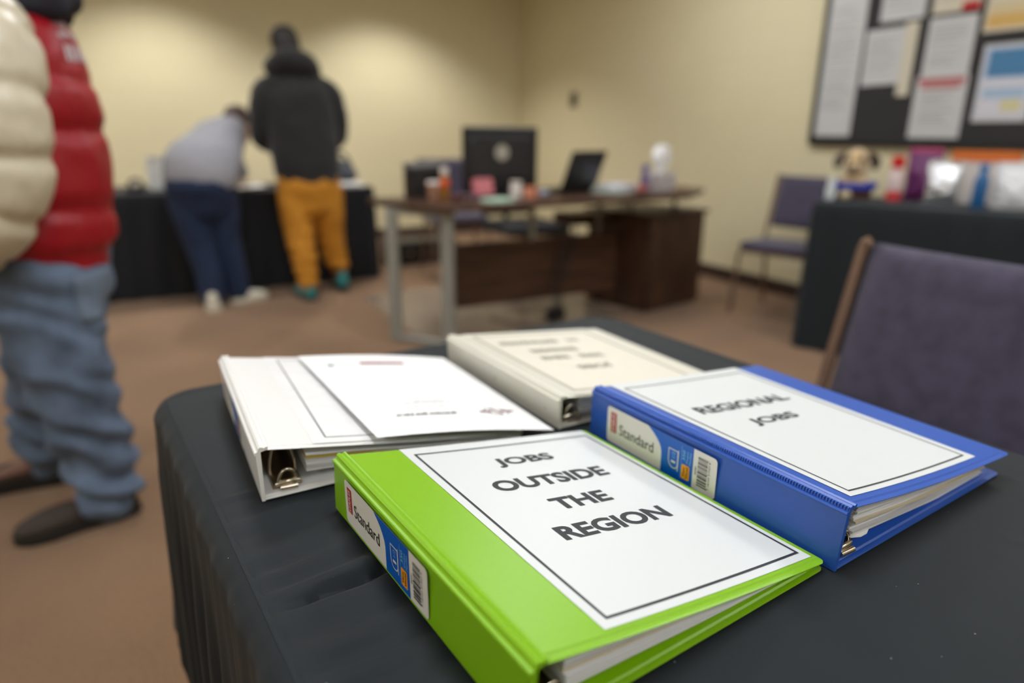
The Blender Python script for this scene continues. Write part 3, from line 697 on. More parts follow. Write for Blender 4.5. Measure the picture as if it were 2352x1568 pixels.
M_RED = mat('red_nylon', (154, 6, 26), .42, spec=.5); M_CREAM = mat('cream_nylon', (206, 196, 170), .38, spec=.5); M_NAVYH = mat('navy_knit', (30, 32, 44), .8)
M_JEAN = mat('washed_denim', (88, 103, 124), .85, vary=(9, .34), bump=(500, .3, .001)); M_BROWNSHOE = mat('dark_brown_suede', (52, 42, 34), .8); M_SOLE = mat('dark_rubber', (32, 30, 28), .7)
M_HAIRD = mat('dark_hair', (28, 22, 20), .6); M_HAIRB = mat('brown_hair', (70, 48, 34), .6)
M_BLACKH = mat('black_fleece', (27, 26, 26), .9, sheen=.2); M_MUST = mat('mustard_cotton', (196, 132, 34), .85); M_TEAL = mat('teal_mesh', (48, 140, 140), .6); M_DKSOLE = mat('shoe_black', (30, 34, 36), .6)
M_GREYK = mat('grey_knit', (150, 150, 156), .9); M_NAVY = mat('navy_denim', (28, 44, 74), .9); M_WSHOE = mat('white_sneaker', (214, 208, 190), .6); M_GREYST = mat('grey_knit_stripe', (122, 122, 128), .9)

def man_left():
    S = V((0, 1, 0)); D = dict(side=S, pelvis=V((-.215, 2.22, .76)), waist=V((-.20, 2.22, .92)), chest=V((-.205, 2.22, 1.16)), neck0=V((-.20, 2.22, 1.34)), neck1=V((-.225, 2.22, 1.42)),
             head=V((-.265, 2.22, 1.535)), face=V((-1, 0, -.12)), headup=V((0, 0, 1)), ft=V((-1, 0, 0)), curl=40,
             shl=V((-.20, 2.04, 1.27)), ell=V((-.19, 1.97, 1.0)), wrl=V((-.36, 2.03, .83)), hdl=V((-.9, .15, -.35)), pml=V((0, 1, 0)),
             shr=V((-.20, 2.40, 1.27)), elr=V((-.20, 2.47, 1.0)), wrr=V((-.37, 2.41, .83)), hdr=V((-.9, -.15, -.35)), pmr=V((0, -1, 0)),
             hipl=V((-.22, 2.13, .74)), knl=V((-.215, 2.09, .42)), anl=V((-.165, 2.095, .10)), hipr=V((-.225, 2.31, .74)), knr=V((-.28, 2.36, .43)), anr=V((-.335, 2.42, .10)))
    root = blob('person', body_chains(D), M_SKIN, .008, loc=(-.25, 2.22, 0), label='person in a red and cream puffer jacket and washed jeans, standing at the left edge', cat='person')
    puff = lambda t_: 1.01-(.07*math.exp(-((abs((t_*5+.5) % 1-.5)-.5)/.12)**2) if t_ > .2 else 0)
    # torso of the jacket, then the near and far sleeves and the cream yoke
    jacket = blob('jacket', [chain([(-.215, 2.22, .768), (-.215, 2.22, .81), (-.205, 2.22, .92), (-.21, 2.22, 1.08), (-.205, 2.22, 1.2), (-.185, 2.22, 1.31), (-.19, 2.22, 1.375)],
                          [(.185, .158), (.20, .178), (.203, .18), (.205, .185), (.205, .175), (.165, .125), (.09, .085)], S, 60, puff)], M_RED, .009, parent=root, smooth_it=3, disp=fold_disp(.007, 9))
    sl = lambda t_: 1.01-.14*math.exp(-((abs((t_*5.2+.2) % 1-.5)-.5)/.13)**2)
    for sg, nm in ((-1, 'l'), (1, 'r')):
        yy = lambda y: 2.22+sg*y
        blob('sleeve', [chain([(-.235, yy(.12), 1.335), (-.225, yy(.20), 1.26), (-.232, yy(.25), 1.12), (-.240, yy(.255), .99), (-.29, yy(.245), .88), (-.345, yy(.215), .82)], [.080, .100, .104, .100, .094, .080], S, 90, sl)], M_CREAM, .007, parent=root, smooth_it=1, disp=fold_disp(.005, 12))
    blob('hood', [chain([(-.10, 2.12, 1.40), (-.07, 2.22, 1.405), (-.10, 2.32, 1.40)], [.034, .042, .034], (0, 0, 1), 20), chain([(-.20, 2.13, 1.38), (-.10, 2.14, 1.38)], [.04, .045], S, 10), chain([(-.20, 2.31, 1.38), (-.10, 2.30, 1.38)], [.04, .045], S, 10)], M_NAVYH, .008, parent=root)
    c = D['head']
    blob('hair', [chain([c+V((.03, 0, .05)), c+V((.035, 0, .0)), c+V((.05, 0, -.06))], [(.082, .085), (.084, .072), (.062, .035)], S, 10), chain([c+V((-.03, 0, .085)), c+V((.02, 0, .085))], [(.06, .03), (.07, .04)], S, 8)], M_HAIRD, .008, parent=root)
    def crease(p):
        return .010*math.sin((p.z*1.0+p.x*.55)*62+4*noise.noise(V((p.x*7, p.y*7, p.z*9))))*(.45+.9*sstep(.55, .1, p.z))+.013*noise.noise(V((p.x*11, p.y*11, p.z*11)))
    jeans = blob('jeans', [chain([(-.215, 2.22, .82), (-.215, 2.22, .72), (-.22, 2.22, .64)], [(.17, .14), (.185, .155), (.17, .14)], S, 12),
                   chain([(-.225, 2.13, .72), (-.225, 2.115, .58), (-.205, 2.095, .42), (-.185, 2.095, .28), (-.170, 2.095, .16), (-.165, 2.095, .085)], [(.10, .135), (.10, .125), (.092, .108), (.088, .098), (.085, .09), (.082, .085)], S, 40),
                   chain([(-.23, 2.31, .72), (-.245, 2.33, .58), (-.285, 2.36, .43), (-.315, 2.39, .28), (-.335, 2.415, .14), (-.338, 2.42, .09)], [(.10, .13), (.10, .12), (.092, .102), (.086, .092), (.080, .078), (.078, .075)], S, 40)], M_JEAN, .008, parent=root, smooth_it=2, disp=crease)
    patch('back_pocket', jeans, (-.20, 2.13), (-62, 8), (.60, .725), 10, 8, .004, mat('denim_pocket', (104, 118, 136), .85, bump=(500, .3, .001)), root)
    shoe('shoe', (-.095, 2.11, 0), (-.40, 2.05, 0), root, M_BROWNSHOE, M_SOLE, .054, .095)
    shoe('shoe', (-.27, 2.42, 0), (-.575, 2.44, 0), root, M_BROWNSHOE, M_SOLE, .054, .095)
    # soft white embroidery across the shoulder blades, two rows of strokes
    mb = MB(); rnd = random.Random(4); wm = mat('grey_embroidery', (200, 184, 186), .7); hit = caster(jacket, (-.19, 2.22))
    for z0, z1 in ((1.30, 1.345), (1.245, 1.29)):
        a = -48
        while a < 48:
            wd_ = rnd.uniform(3, 6); za, zb = z0+rnd.uniform(0, .008), z1-rnd.uniform(0, .008)
            P = [hit(a, za, .003), hit(a+wd_, za, .003), hit(a+wd_+2, zb, .003), hit(a+2, zb, .003)]
            mb.add(P, [(0, 1, 2, 3)], wm); a += wd_+3
    mb.build('embroidery', jacket, recalc=False)
man_left()

def man_hoodie():
    S = V((1, 0, 0)); D = dict(side=S, pelvis=V((1.06, 4.64, .80)), waist=V((1.055, 4.66, .93)), chest=V((1.04, 4.66, 1.2)), neck0=V((1.02, 4.68, 1.40)), neck1=V((1.005, 4.70, 1.47)),
             head=V((.995, 4.735, 1.575)), face=V((-.25, .9, -.5)), headup=V((0, .45, 1)), ft=V((.1, 1, 0)), curl=40, hs=.95,
             shl=V((.87, 4.66, 1.32)), ell=V((.825, 4.72, 1.05)), wrl=V((.95, 4.90, .96)), hdl=V((.3, .9, -.3)), pml=V((1, 0, -.2)),
             shr=V((1.22, 4.66, 1.32)), elr=V((1.29, 4.72, 1.06)), wrr=V((1.20, 4.93, .96)), hdr=V((-.3, .9, -.3)), pmr=V((-1, 0, -.2)),
             hipl=V((.97, 4.64, .74)), knl=V((.965, 4.60, .42)), anl=V((.985, 4.52, .10)), hipr=V((1.15, 4.64, .74)), knr=V((1.185, 4.68, .43)), anr=V((1.235, 4.68, .115)))
    root = blob('person', body_chains(D), M_SKIN, .008, loc=(1.06, 4.62, 0), label='person in a black hoodie and mustard trousers, seen from behind at the back table', cat='person')
    blob('hoodie', [chain([(1.06, 4.63, .79), (1.06, 4.64, .84), (1.055, 4.65, .98), (1.045, 4.66, 1.16), (1.04, 4.66, 1.30), (1.03, 4.67, 1.375), (1.02, 4.68, 1.42)],
                          [(.200, .155), (.215, .165), (.220, .165), (.228, .16), (.226, .145), (.165, .105), (.09, .078)], S, 40)]
         + [chain([(1.04+sg*.14, 4.665, 1.352), (1.04+sg*.215, 4.665, 1.28), (1.045+sg*.245, 4.70, 1.08), (1.045+sg*.225, 4.75, 1.02), (1.045+sg*.12, 4.86, .97)], [.075, .082, .070, .062, .048], S, 30) for sg in (-1, 1)], M_BLACKH, .010, parent=root, disp=fold_disp(.008, 8))
    blob('hood', [chain([(.905, 4.67, 1.46), (.975, 4.61, 1.505), (1.075, 4.59, 1.485), (1.145, 4.66, 1.435)], [.062, (.07, .085), (.07, .085), .055], (0, 0, 1), 24), chain([(.95, 4.72, 1.44), (1.02, 4.64, 1.50), (1.10, 4.70, 1.44)], [.055, .065, .055], (0, 0, 1), 20)], M_BLACKH, .009, parent=root)
    c = D['head']
    blob('hair', [chain([c+V((0, -.02, .055)), c+V((.005, -.045, .0)), c+V((.005, -.045, -.04))], [(.088, .09), (.086, .066), (.066, .044)], S, 10)], M_HAIRD, .008, parent=root)
    blob('trousers', [chain([(1.06, 4.63, .83), (1.06, 4.63, .74), (1.06, 4.63, .64)], [(.190, .135), (.205, .155), (.185, .14)], S, 12),
                      chain([(.965, 4.63, .70), (.962, 4.62, .56), (.965, 4.60, .42), (.975, 4.56, .27), (.985, 4.53, .13), (.985, 4.525, .09)], [.112, .105, .092, .080, .066, .056], S, 36),
                      chain([(1.165, 4.63, .70), (1.175, 4.64, .56), (1.185, 4.67, .42), (1.205, 4.69, .30), (1.23, 4.69, .20), (1.235, 4.69, .17)], [.112, .107, .094, .086, .075, .06], S, 36)], M_MUST, .009, parent=root, smooth_it=2, disp=lambda p: .006*math.sin(p.z*75+3*noise.noise(p*9))*sstep(.6, .15, p.z)+.008*noise.noise(p*10))
    shoe('shoe', (.99, 4.46, 0), (.96, 4.74, 0), root, M_TEAL, M_DKSOLE, .05, .08)
    shoe('shoe', (1.235, 4.60, .02), (1.29, 4.87, .0), root, M_TEAL, M_DKSOLE, .048, .08)
man_hoodie()

def woman_grey():
    S = V((1, 0, 0)); D = dict(side=S, pelvis=V((.41, 4.56, .78)), waist=V((.43, 4.61, .87)), chest=V((.555, 4.80, 1.01)), neck0=V((.67, 4.93, 1.085)), neck1=V((.705, 4.98, 1.10)),
             head=V((.735, 5.06, 1.12)), face=V((.3, .75, -.8)), headup=V((.1, .8, .8)), ft=V((.2, 1, 0)), curl=9, hs=.95,
             shl=V((.53, 4.91, .99)), ell=V((.60, 5.00, .80)), wrl=V((.66, 5.14, .755)), hdl=V((.3, .95, .02)), pml=V((0, .1, -1)),
             shr=V((.61, 4.96, 1.01)), elr=V((.67, 5.08, .88)), wrr=V((.74, 5.22, .77)), hdr=V((-.1, .95, .02)), pmr=V((0, 0, -1)),
             hipl=V((.32, 4.56, .74)), knl=V((.355, 4.57, .42)), anl=V((.385, 4.56, .10)), hipr=V((.49, 4.58, .74)), knr=V((.50, 4.60, .42)), anr=V((.545, 4.64, .10)))
    root = blob('person', body_chains(D), M_SKINL, .008, loc=(.44, 4.58, 0), label='person in a grey sweater and navy trousers, bending over the back table', cat='person')
    blob('sweater', [chain([(.40, 4.55, .825), (.425, 4.58, .88), (.49, 4.68, .945), (.56, 4.80, 1.02), (.63, 4.89, 1.075), (.68, 4.94, 1.09)], [(.210, .185), (.212, .168), (.190, .145), (.155, .13), (.115, .10), (.075, .07)], S, 30),
                     chain([(.58, 4.92, 1.04), (.61, 4.97, 1.02), (.66, 5.05, .92), (.69, 5.11, .86), (.73, 5.22, .79)], [.080, .074, .060, .052, .046], S, 24),
                     chain([(.55, 4.88, 1.02), (.525, 4.92, .98), (.60, 5.0, .83), (.65, 5.10, .765)], [.08, .078, .06, .05], S, 24)], M_GREYK, .010, parent=root, disp=fold_disp(.006, 8))
    c = D['head']
    blob('hair', [chain([c+V((-.02, -.02, .06)), c+V((-.03, -.04, .03)), c+V((-.04, -.07, .0))], [(.082, .07), (.085, .07), (.06, .05)], S, 10)], M_HAIRB, .008, parent=root)
    blob('trousers', [chain([(.40, 4.55, .83), (.40, 4.55, .78), (.405, 4.56, .68)], [(.175, .15), (.205, .185), (.19, .155)], S, 14),
                      chain([(.315, 4.56, .70), (.33, 4.56, .56), (.35, 4.565, .42), (.375, 4.56, .25), (.385, 4.56, .10), (.385, 4.56, .075)], [.118, .105, .088, .080, .078, .075], S, 30),
                      chain([(.495, 4.58, .70), (.50, 4.59, .56), (.505, 4.60, .42), (.53, 4.62, .25), (.545, 4.64, .10), (.545, 4.64, .075)], [.118, .105, .088, .080, .078, .075], S, 30)], M_NAVY, .010, parent=root, disp=fold_disp(.006, 7))
    shoe('shoe', (.375, 4.46, 0), (.40, 4.73, 0), root, M_WSHOE, M_WSHOE, .05, .075)
    shoe('shoe', (.50, 4.60, 0), (.74, 4.70, 0), root, M_WSHOE, M_WSHOE, .05, .075)
woman_grey()
# ------------------------------------------------------------------ back table with its black skirt
def skirted_table(c, ang, L, W, H, name_label, cloth_label, seed, m=M_CLOTHB, wavy=.012):
    R = rotm(ang); c = V(c)
    T = lambda x, y, z: c+R @ V((x, y, 0))+V((0, 0, z))
    t = thing('folding_table', c, name_label, 'table')
    MB().loft([[T(x, y, z) for x, y in round_rect(-L/2+.01, -W/2+.01, L/2-.01, W/2-.01, .03)] for z in (H-.04, H-.006)], mat('table_plastic', (190, 186, 178), .5)).build('tabletop', t)
    for sx in (-1, 1):
        for sy in (-1, 1): MB().tube([T(sx*(L/2-.2), sy*(W/2-.12), 0), T(sx*(L/2-.2), sy*(W/2-.12), H-.041)], .014, mat('grey_steel', (120, 120, 120), .4, .8)).build('leg', t)
    r = .035; loop = []
    for x, y in ((L/2, W/2), (-L/2, W/2), (-L/2, -W/2), (L/2, -W/2)): pass
    base = round_rect(-L/2, -W/2, L/2, W/2, r, 8); n = len(base)
    for i in range(n):
        a, b_ = V((*base[i], 0)), V((*base[(i+1) % n], 0)); k = max(1, int((b_-a).length/.02))
        for q in range(k): loop.append(a.lerp(b_, q/k))
    N = len(loop); nrm = []
    for i in range(N): d = (loop[(i+1) % N]-loop[i-1]).normalized(); nrm.append(V((d.y, -d.x, 0)))
    rings = [[T(p.x*.0, p.y*.0, H) for p in loop], [T(p.x-q.x*.012, p.y-q.y*.012, H) for p, q in zip(loop, nrm)]]
    for o_, z in ((-.004, -.001), (.003, -.006), (.005, -.015)): rings.append([T(p.x+q.x*o_, p.y+q.y*o_, H+z) for p, q in zip(loop, nrm)])
    for k in range(1, 13):
        u = k/12; ring = []
        for i, (p, q) in enumerate(zip(loop, nrm)):
            s_ = i*.02; f = math.sin(s_*2*math.pi/.16+2*noise.noise(V((s_*2, seed, 0))))+.5*math.sin(s_*2*math.pi/.07+seed)
            o_ = .007+wavy*.6*u+max(-.006, wavy*f*min(1, .25+u)); z = H-.015-u*(H-.02)
            ring.append(T(p.x+q.x*o_, p.y+q.y*o_, z))
        rings.append(ring)
    mb = MB(); mb.loft(rings, m, cap=False)
    mb.build('tablecloth', loc=c+V((0, 0, H)), smooth=70, label=cloth_label, cat='tablecloth', recalc=True)
BT_H = .69
skirted_table((.52, 5.345, 0), 0, 2.2, .70, BT_H, 'folding table under the black skirt behind the two people at the back', 'black floor length skirt on the back table behind the mustard trousers', 1.0)
def boxy(name, c, size, m, label, cat, rz=0, bevel=.006, group=None, extra=None):
    c = V(c); o = MB().box((c.x, c.y, c.z+size[2]/2), size, m, rotm(rz)).build(name, loc=c, bevel=bevel, label=label, cat=cat, group=group); return o
t = thing('storage_box', (.235, 5.36, BT_H+.001), 'pale open box on the back table by the grey sweater', 'box')
M_PALE = mat('pale_cardboard', (226, 226, 220), .8)
mb = MB()
for dx in (-.09, .09): mb.box((.235+dx, 5.36, BT_H+.10), (.008, .2, .19), M_PALE)
for dy in (-.10, .10): mb.box((.235, 5.36+dy, BT_H+.10), (.18, .008, .19), M_PALE)
mb.box((.235, 5.36, BT_H+.006), (.18, .2, .008), M_PALE); mb.build('body', t)
MB().box((.235, 5.255, BT_H+.205), (.18, .04, .006), M_PALE, rotm(-50, 'X')).build('flap', t); 
t = thing('tape_dispenser', (.05, 5.16, BT_H+.001), 'small dark tape dispenser left on the back table', 'tape dispenser')
mb = MB(); mb.prism([(-.05, -.03), (.06, -.03), (.06, .03), (-.05, .03)], 0, .03, M_BLACKP); mb.v = [p+V((.05, 5.16, BT_H+.002)) for p in mb.v]
mb.tube([V((.06+.0*k, 5.16, BT_H+.05))+V((.035*math.cos(k), 0, .035*math.sin(k)*.8)) for k in [i*math.pi/6 for i in range(-2, 8)]], .012, M_BLACKP); mb.build('body', t, smooth=50)
e = MB().lathe([(.012, -.008), (.03, -.008), (.03, .008), (.012, .008), (.012, -.008)], (0, 0, 0), mat('tape_pale', (214, 206, 196), .5)).build('tape_roll', t, local=True)
e.rotation_euler = (math.pi/2, 0, 0); e.location = (.01, 0, .055)
def paper_on(name, c, w, h, rz, label, m=M_WHITE, th=.003, group=None, curl=.0):
    c = V(c); R = rotm(rz); mb = MB(); n = 8; vs = []
    for lay in (0, 1):
        for j in range(n+1):
            for i in range(n+1):
                x, y = w*(i/n-.5), h*(j/n-.5); z = curl*(i/n)**2+lay*th
                vs.append(c+R @ V((x, y, z)))
    N = (n+1)**2; fs = []
    for j in range(n):
        for i in range(n):
            q = (j*(n+1)+i, j*(n+1)+i+1, (j+1)*(n+1)+i+1, (j+1)*(n+1)+i); fs += [q[::-1], tuple(x+N for x in q)]
    edge = list(range(n+1))+[(j+1)*(n+1)-1 for j in range(1, n+1)]+[n*(n+1)+i for i in range(n-1, -1, -1)]+[j*(n+1) for j in range(n-1, 0, -1)]
    for k in range(len(edge)): a, b_ = edge[k], edge[(k+1) % len(edge)]; fs.append((a, b_, b_+N, a+N))
    return MB().add(vs, fs, m).build(name, loc=c, label=label, cat='paper', group=group)
paper_on('sign_in_sheet', (.72, 5.22, BT_H+.001), .30, .22, 8, 'white form the person in the grey sweater is writing on', curl=.015)
paper_on('paper_stack', (1.40, 5.16, BT_H+.001), .34, .24, -4, 'white paper stack on the back table right of the mustard trousers', th=.018)
t = thing('laptop_bag', (1.50, 5.42, BT_H+.001), 'grey bag with a dark strap on the back table beside the black hoodie', 'bag')
blob('body', [chain([(1.43, 5.42, BT_H+.075), (1.50, 5.42, BT_H+.095), (1.56, 5.42, BT_H+.07)], [(.06, .07), (.07, .09), (.06, .066)], (0, 1, 0), 16)], mat('grey_canvas', (92, 96, 106), .85), .010, parent=t, disp=fold_disp(.008, 12))
MB().tube([(1.40+.025*k, 5.40, BT_H+.12+.14*math.sin(math.pi*k/8)-.006*k) for k in range(9)], .012, mat('strap_dark', (52, 54, 62), .8)).build('strap', t, smooth=60)

# ------------------------------------------------------------------ executive desk
t = thing('executive_desk', (2.2, 3.35, 0), 'dark walnut desk with silver legs, holding the monitor and laptop', 'desk')
DZ = .745
MB().prism([(1.13, 3.60), (1.135, 3.42), (1.31, 3.03), (1.36, 3.0), (2.96, 3.08), (3.37, 3.38), (3.37, 3.60)][::-1], DZ-.03, DZ, M_WOOD).build('desktop', t, bevel=.004)
def loop_leg(a, b_, h, wd_=.065, th=.03):
    a, b_ = V(a), V(b_); d = (b_-a).normalized(); L = (b_-a).length; R = Matrix(((d.x, -d.y, 0), (d.y, d.x, 0), (0, 0, 1))); mb = MB()
    for p in (a, b_): mb.box(p+V((0, 0, h/2)), (wd_, th, h), M_SILVER, R)
    m_ = (a+b_)/2
    mb.box(m_+V((0, 0, .015)), (L-wd_, th, .03), M_SILVER, R); mb.box(m_+V((0, 0, h-.016)), (L-wd_, th, .03), M_SILVER, R)
    return mb
loop_leg((1.175, 3.36, .006), (1.37, 3.10, .006), DZ-.037).build('leg', t, bevel=.003)
MB().box((2.12, 3.425, .305), (1.14, .025, .37), M_WOOD).build('modesty_panel', t, bevel=.002)
pe = MB(); R8 = rotm(11)
pe.box((2.98, 3.49, .31), (.56, .52, .58), M_WOODV, R8); ped = pe.build('pedestal', t, bevel=.004)
MB().box((2.98, 3.49, .61), (.60, .56, .022), M_WOODV, R8).build('pedestal_top', ped, bevel=.003)
MB().box((3.0, 3.50, .012), (.52, .48, .022), M_BLACKP, R8).build('plinth', ped)
M_POST = mat('brushed_post', (120, 118, 112), .35, .8)
for x, y in ((2.72, 3.33), (3.17, 3.44), (2.92, 3.66)): MB().lathe([(.022, 0), (.022, .006), (.014, .008), (.014, DZ-.03-.621-.008), (.024, DZ-.03-.621)], (x, y, .621), M_POST, 16).build('post', t, smooth=40)
MB().lathe([(.016, 0), (.016, .215)], (2.52, 3.395, .50), M_POST, 16).build('post', t, smooth=40)
MB().box((2.04, 3.395, .60), (.03, .03, .23), M_SILVER).build('bracket', t, bevel=.003)
# cabinet behind the panel, seen through the gap
MB().box((2.52, 3.56, .575), (.32, .2, .07), M_WOOD).build('pencil_drawer', t)
t = thing('chair_mat', (2.0, 3.9, 0), 'glossy clear plastic chair mat on the carpet under the desk', 'mat')
MB().loft([[(x, y, z) for x, y in round_rect(1.31, 3.20, 2.66, 4.46, .06)] for z in (.001, .005)], mat('chair_mat_plastic', (164, 146, 128), .25, spec=.6, alpha=.6)).build('sheet', t)
# power brick and cords hanging below the panel
t = thing('power_adapter', (2.16, 3.30, .006), 'black power adapter with loose cords on the mat below the walnut panel', 'power adapter')
MB().box((2.16, 3.30, .045), (.12, .07, .075), M_BLACKP, rotm(20)).build('body', t, bevel=.012)
for k in range(3): MB().tube([(2.15+.02*k, 3.30, .08), (2.17+.03*k, 3.36, .2), (2.22+.05*k, 3.395, .35), (2.24+.06*k, 3.40, .48), (2.24+.05*k, 3.41, .56)], .005, M_BLACKP, 6).build('cord', t, smooth=60)
MB().tube([(2.12, 3.28, .05), (2.0, 3.25, .012), (1.9, 3.33, .012), (1.82, 3.5, .012)], .005, M_BLACKP, 6).build('cord', t, smooth=60)

# ------------------------------------------------------------------ things on the desk
t = thing('desktop_monitor', (1.88, 3.46, DZ), 'large black monitor seen from behind with a pale round emblem', 'monitor')
mo = MB(); cx, cy = 1.865, 3.46
mo.box((cx, cy, DZ+.20), (.47, .035, .345), M_BLACKP); shell_ = mo.build('back_shell', t, bevel=.01)
MB().loft([[(cx+x*k, cy-.017-d, DZ+.215+z*k) for x, z in round_rect(-.20, -.12, .20, .11, .03)] for k, d in ((1, 0), (.93, .018))], mat('monitor_hump', (34, 34, 36), .5)).build('rear_cover', shell_, smooth=30)
e = MB().lathe([(.0001, 0), (.042, 0), (.042, .003), (.0001, .003)], (0, 0, 0), mat('pale_emblem', (186, 182, 170), .35, .2), 28).build('emblem', shell_, local=True)
e.rotation_euler = (math.pi/2, 0, 0); e.location = (cx-.01-t.location.x, cy-.0355-t.location.y, .235)
MB().loft([[(cx+x*a, cy+.02+y*b_, DZ+z) for x, y in round_rect(-.10, -.08, .10, .08, .02)] for a, b_, z in ((1.0, 1, .0), (1.0, 1, .012), (.55, .16, .022), (.5, .14, .10))], M_BLACKP).build('stand', t, smooth=30)
t = thing('laptop', (2.36, 3.48, DZ), 'open black laptop right of the monitor, lid leaning toward the camera', 'laptop')
wv = V((.96, .28, 0)).normalized(); ln = V((.28, -.96, 0)).normalized()
p0 = V((2.20, 3.36, DZ)); R = Matrix(((wv.x, -ln.x, 0), (wv.y, -ln.y, 0), (0, 0, 1)))
MB().box(p0+wv*.16-ln*.115+V((0, 0, .011)), (.32, .22, .02), M_BLACKP, R).build('base', t, bevel=.004)
mb = MB(); A = lambda a, x, z: p0+wv*x+ln*a+V((0, 0, z))
mb.add([A(.0, 0, .018), A(.0, .32, .018), A(.09, .32, .245), A(.09, 0, .245), A(.010, 0, .014), A(.010, .32, .014), A(.099, .32, .243), A(.099, 0, .243)], [(0, 1, 2, 3), (7, 6, 5, 4), (0, 4, 5, 1), (2, 6, 7, 3), (1, 5, 6, 2), (0, 3, 7, 4)], M_BLACKP)
mb.build('lid', t, bevel=.003)
t = thing('printer', (1.44, 3.50, DZ), 'black compact printer with a sloping lid at the left end of the desk', 'printer')
mb = MB(); mb.loft([[(1.33+x, 3.44+y, z) for x, y in round_rect(0, 0, .19, .15, .012)] for z in (DZ+.001, DZ+.15)], M_BLACKP); mb.build('body', t, smooth=40)
mb = MB(); mb.add([(1.33, 3.45, DZ+.152), (1.52, 3.45, DZ+.152), (1.52, 3.59, DZ+.152), (1.33, 3.59, DZ+.152), (1.33, 3.45, DZ+.160), (1.52, 3.45, DZ+.175), (1.52, 3.59, DZ+.19), (1.33, 3.59, DZ+.18)], [(0, 3, 2, 1), (4, 5, 6, 7), (0, 1, 5, 4), (1, 2, 6, 5), (2, 3, 7, 6), (3, 0, 4, 7)], mat('printer_lid', (70, 70, 74), .4)); mb.build('lid', t, bevel=.003)
def bottle(name, c, r, h, m, mcap, label, neck=.45, cat='bottle', band=None, caph=.16):
    t = thing(name, c, label, cat); hb = h*(1-caph)
    MB().lathe([(r*.3, 0), (r*.92, 0), (r, h*.02), (r, hb*.74), (r*.9, hb*.82), (r*neck, hb*.95), (r*neck, hb)], c, m, 20).build('body', t, smooth=40)
    MB().lathe([(r*.2, hb), (r*(neck+.12), hb), (r*(neck+.12), h*.98), (r*neck*.9, h), (.0005, h)], c, mcap, 20).build('cap', t, smooth=40)
    if band: MB().lathe([(r*1.0, hb*band[0]), (r*1.03, hb*band[0]+.001), (r*1.03, hb*band[1]-.001), (r*1.0, hb*band[1])], c, band[2], 20).build('wrap', t, smooth=40)
    return t
bottle('juice_bottle', (1.475, 3.36, DZ), .024, .165, mat('amber_drink', (172, 118, 44), .3), mat('white_cap', (224, 214, 206), .4), 'amber bottle with an orange wrap and white cap near the left of the desk', .75, band=(.48, .80, mat('orange_wrap', (232, 84, 20), .45)), caph=.22)
t = thing('paper_cup', (1.385, 3.30, DZ), 'small white and brown paper cup at the left front of the desk', 'cup')
MB().lathe([(.024, 0), (.030, .045), (.033, .085)], (1.385, 3.30, DZ), mat('cup_brown', (160, 116, 92), .6), 18).build('body', t, smooth=40)
MB().lathe([(.035, .085), (.035, .092), (.028, .10), (.0005, .10)], (1.385, 3.30, DZ), mat('white_cap', (224, 214, 206), .4), 18).build('lid', t, smooth=40)
t = thing('candy_dish', (1.50, 3.25, DZ), 'low dark red dish beside the amber bottle', 'dish')
MB().lathe([(.0005, 0), (.03, 0), (.045, .03), (.043, .032), (.028, .006), (.0005, .006)], (1.50, 3.25, DZ), mat('dark_red_ceramic', (104, 58, 58), .4), 20).build('bowl', t, smooth=40)
t = thing('note_holder', (1.70, 3.34, DZ), 'pink notepad block propped in front of the monitor', 'notepad')
MB().box((1.70, 3.36, DZ+.055), (.11, .045, .09), mat('pink_paper', (205, 120, 126), .7), rotm(-14, 'X')).build('pad', t, bevel=.004)
MB().box((1.70, 3.375, DZ+.008), (.12, .07, .014), mat('note_base_blue', (70, 84, 120), .5)).build('base', t, bevel=.003)
paper_on('sticky_pad', (1.665, 3.12, DZ+.001), .145, .10, 4, 'mint green pad at the front edge of the desk', mat('mint_paper', (190, 222, 196), .6), th=.016)
t = thing('sugar_jar', (1.86, 3.27, DZ), 'white lidded jar with an orange label in front of the monitor', 'jar')
MB().lathe([(.03, 0), (.034, .004), (.034, .06), (.028, .07), (.028, .076)], (1.86, 3.27, DZ), mat('jar_white', (214, 206, 198), .15), 20).build('body', t, smooth=40)
MB().lathe([(.031, .076), (.031, .09), (.0005, .092)], (1.86, 3.27, DZ), mat('white_cap', (224, 214, 206), .4), 20).build('lid', t, smooth=40)
t = thing('orange_mug', (1.925, 3.25, DZ), 'orange and white mug beside the white jar', 'mug')
MB().lathe([(.028, 0), (.032, .004), (.032, .06), (.029, .06), (.028, .008), (.0005, .008)], (1.93, 3.24, DZ), mat('peach_glaze', (226, 148, 116), .12), 20).build('body', t, smooth=40)
MB().tube([(1.96, 3.24, DZ+.05), (1.98, 3.24, DZ+.045), (1.985, 3.24, DZ+.03), (1.978, 3.24, DZ+.015), (1.96, 3.24, DZ+.012)], .005, mat('peach_glaze', (226, 148, 116), .12), 8).build('handle', t, smooth=60)
t = thing('computer_mouse', (2.03, 3.27, DZ), 'pale grey blue mouse between the mug and the laptop', 'mouse')
mo = blob('shell', [chain([(2.00, 3.25, DZ+.018), (2.035, 3.27, DZ+.022), (2.07, 3.29, DZ+.018)], [(.022, .014), (.030, .02), (.024, .015)], (0, 1, 0), 12)], mat('mouse_grey', (140, 146, 162), .3), .005, parent=t)
MB().lathe([(.006, -.003), (.007, 0), (.006, .003)], (0, 0, 0), M_BLACKP, 10).build('wheel', t, local=True).location = (.015, .0, .04)
paper_on('paper_stack', (2.60, 3.36, DZ+.001), .26, .17, 24, 'white and mint papers on the desk between laptop and purple bottle', mat('pale_mint_paper', (206, 220, 212), .6), th=.03)
paper_on('paper_sheet', (2.62, 3.36, DZ+.034), .20, .15, 12, 'pale lilac sheet on top of the mint papers on the desk', mat('lilac_paper', (212, 212, 226), .6), th=.012)
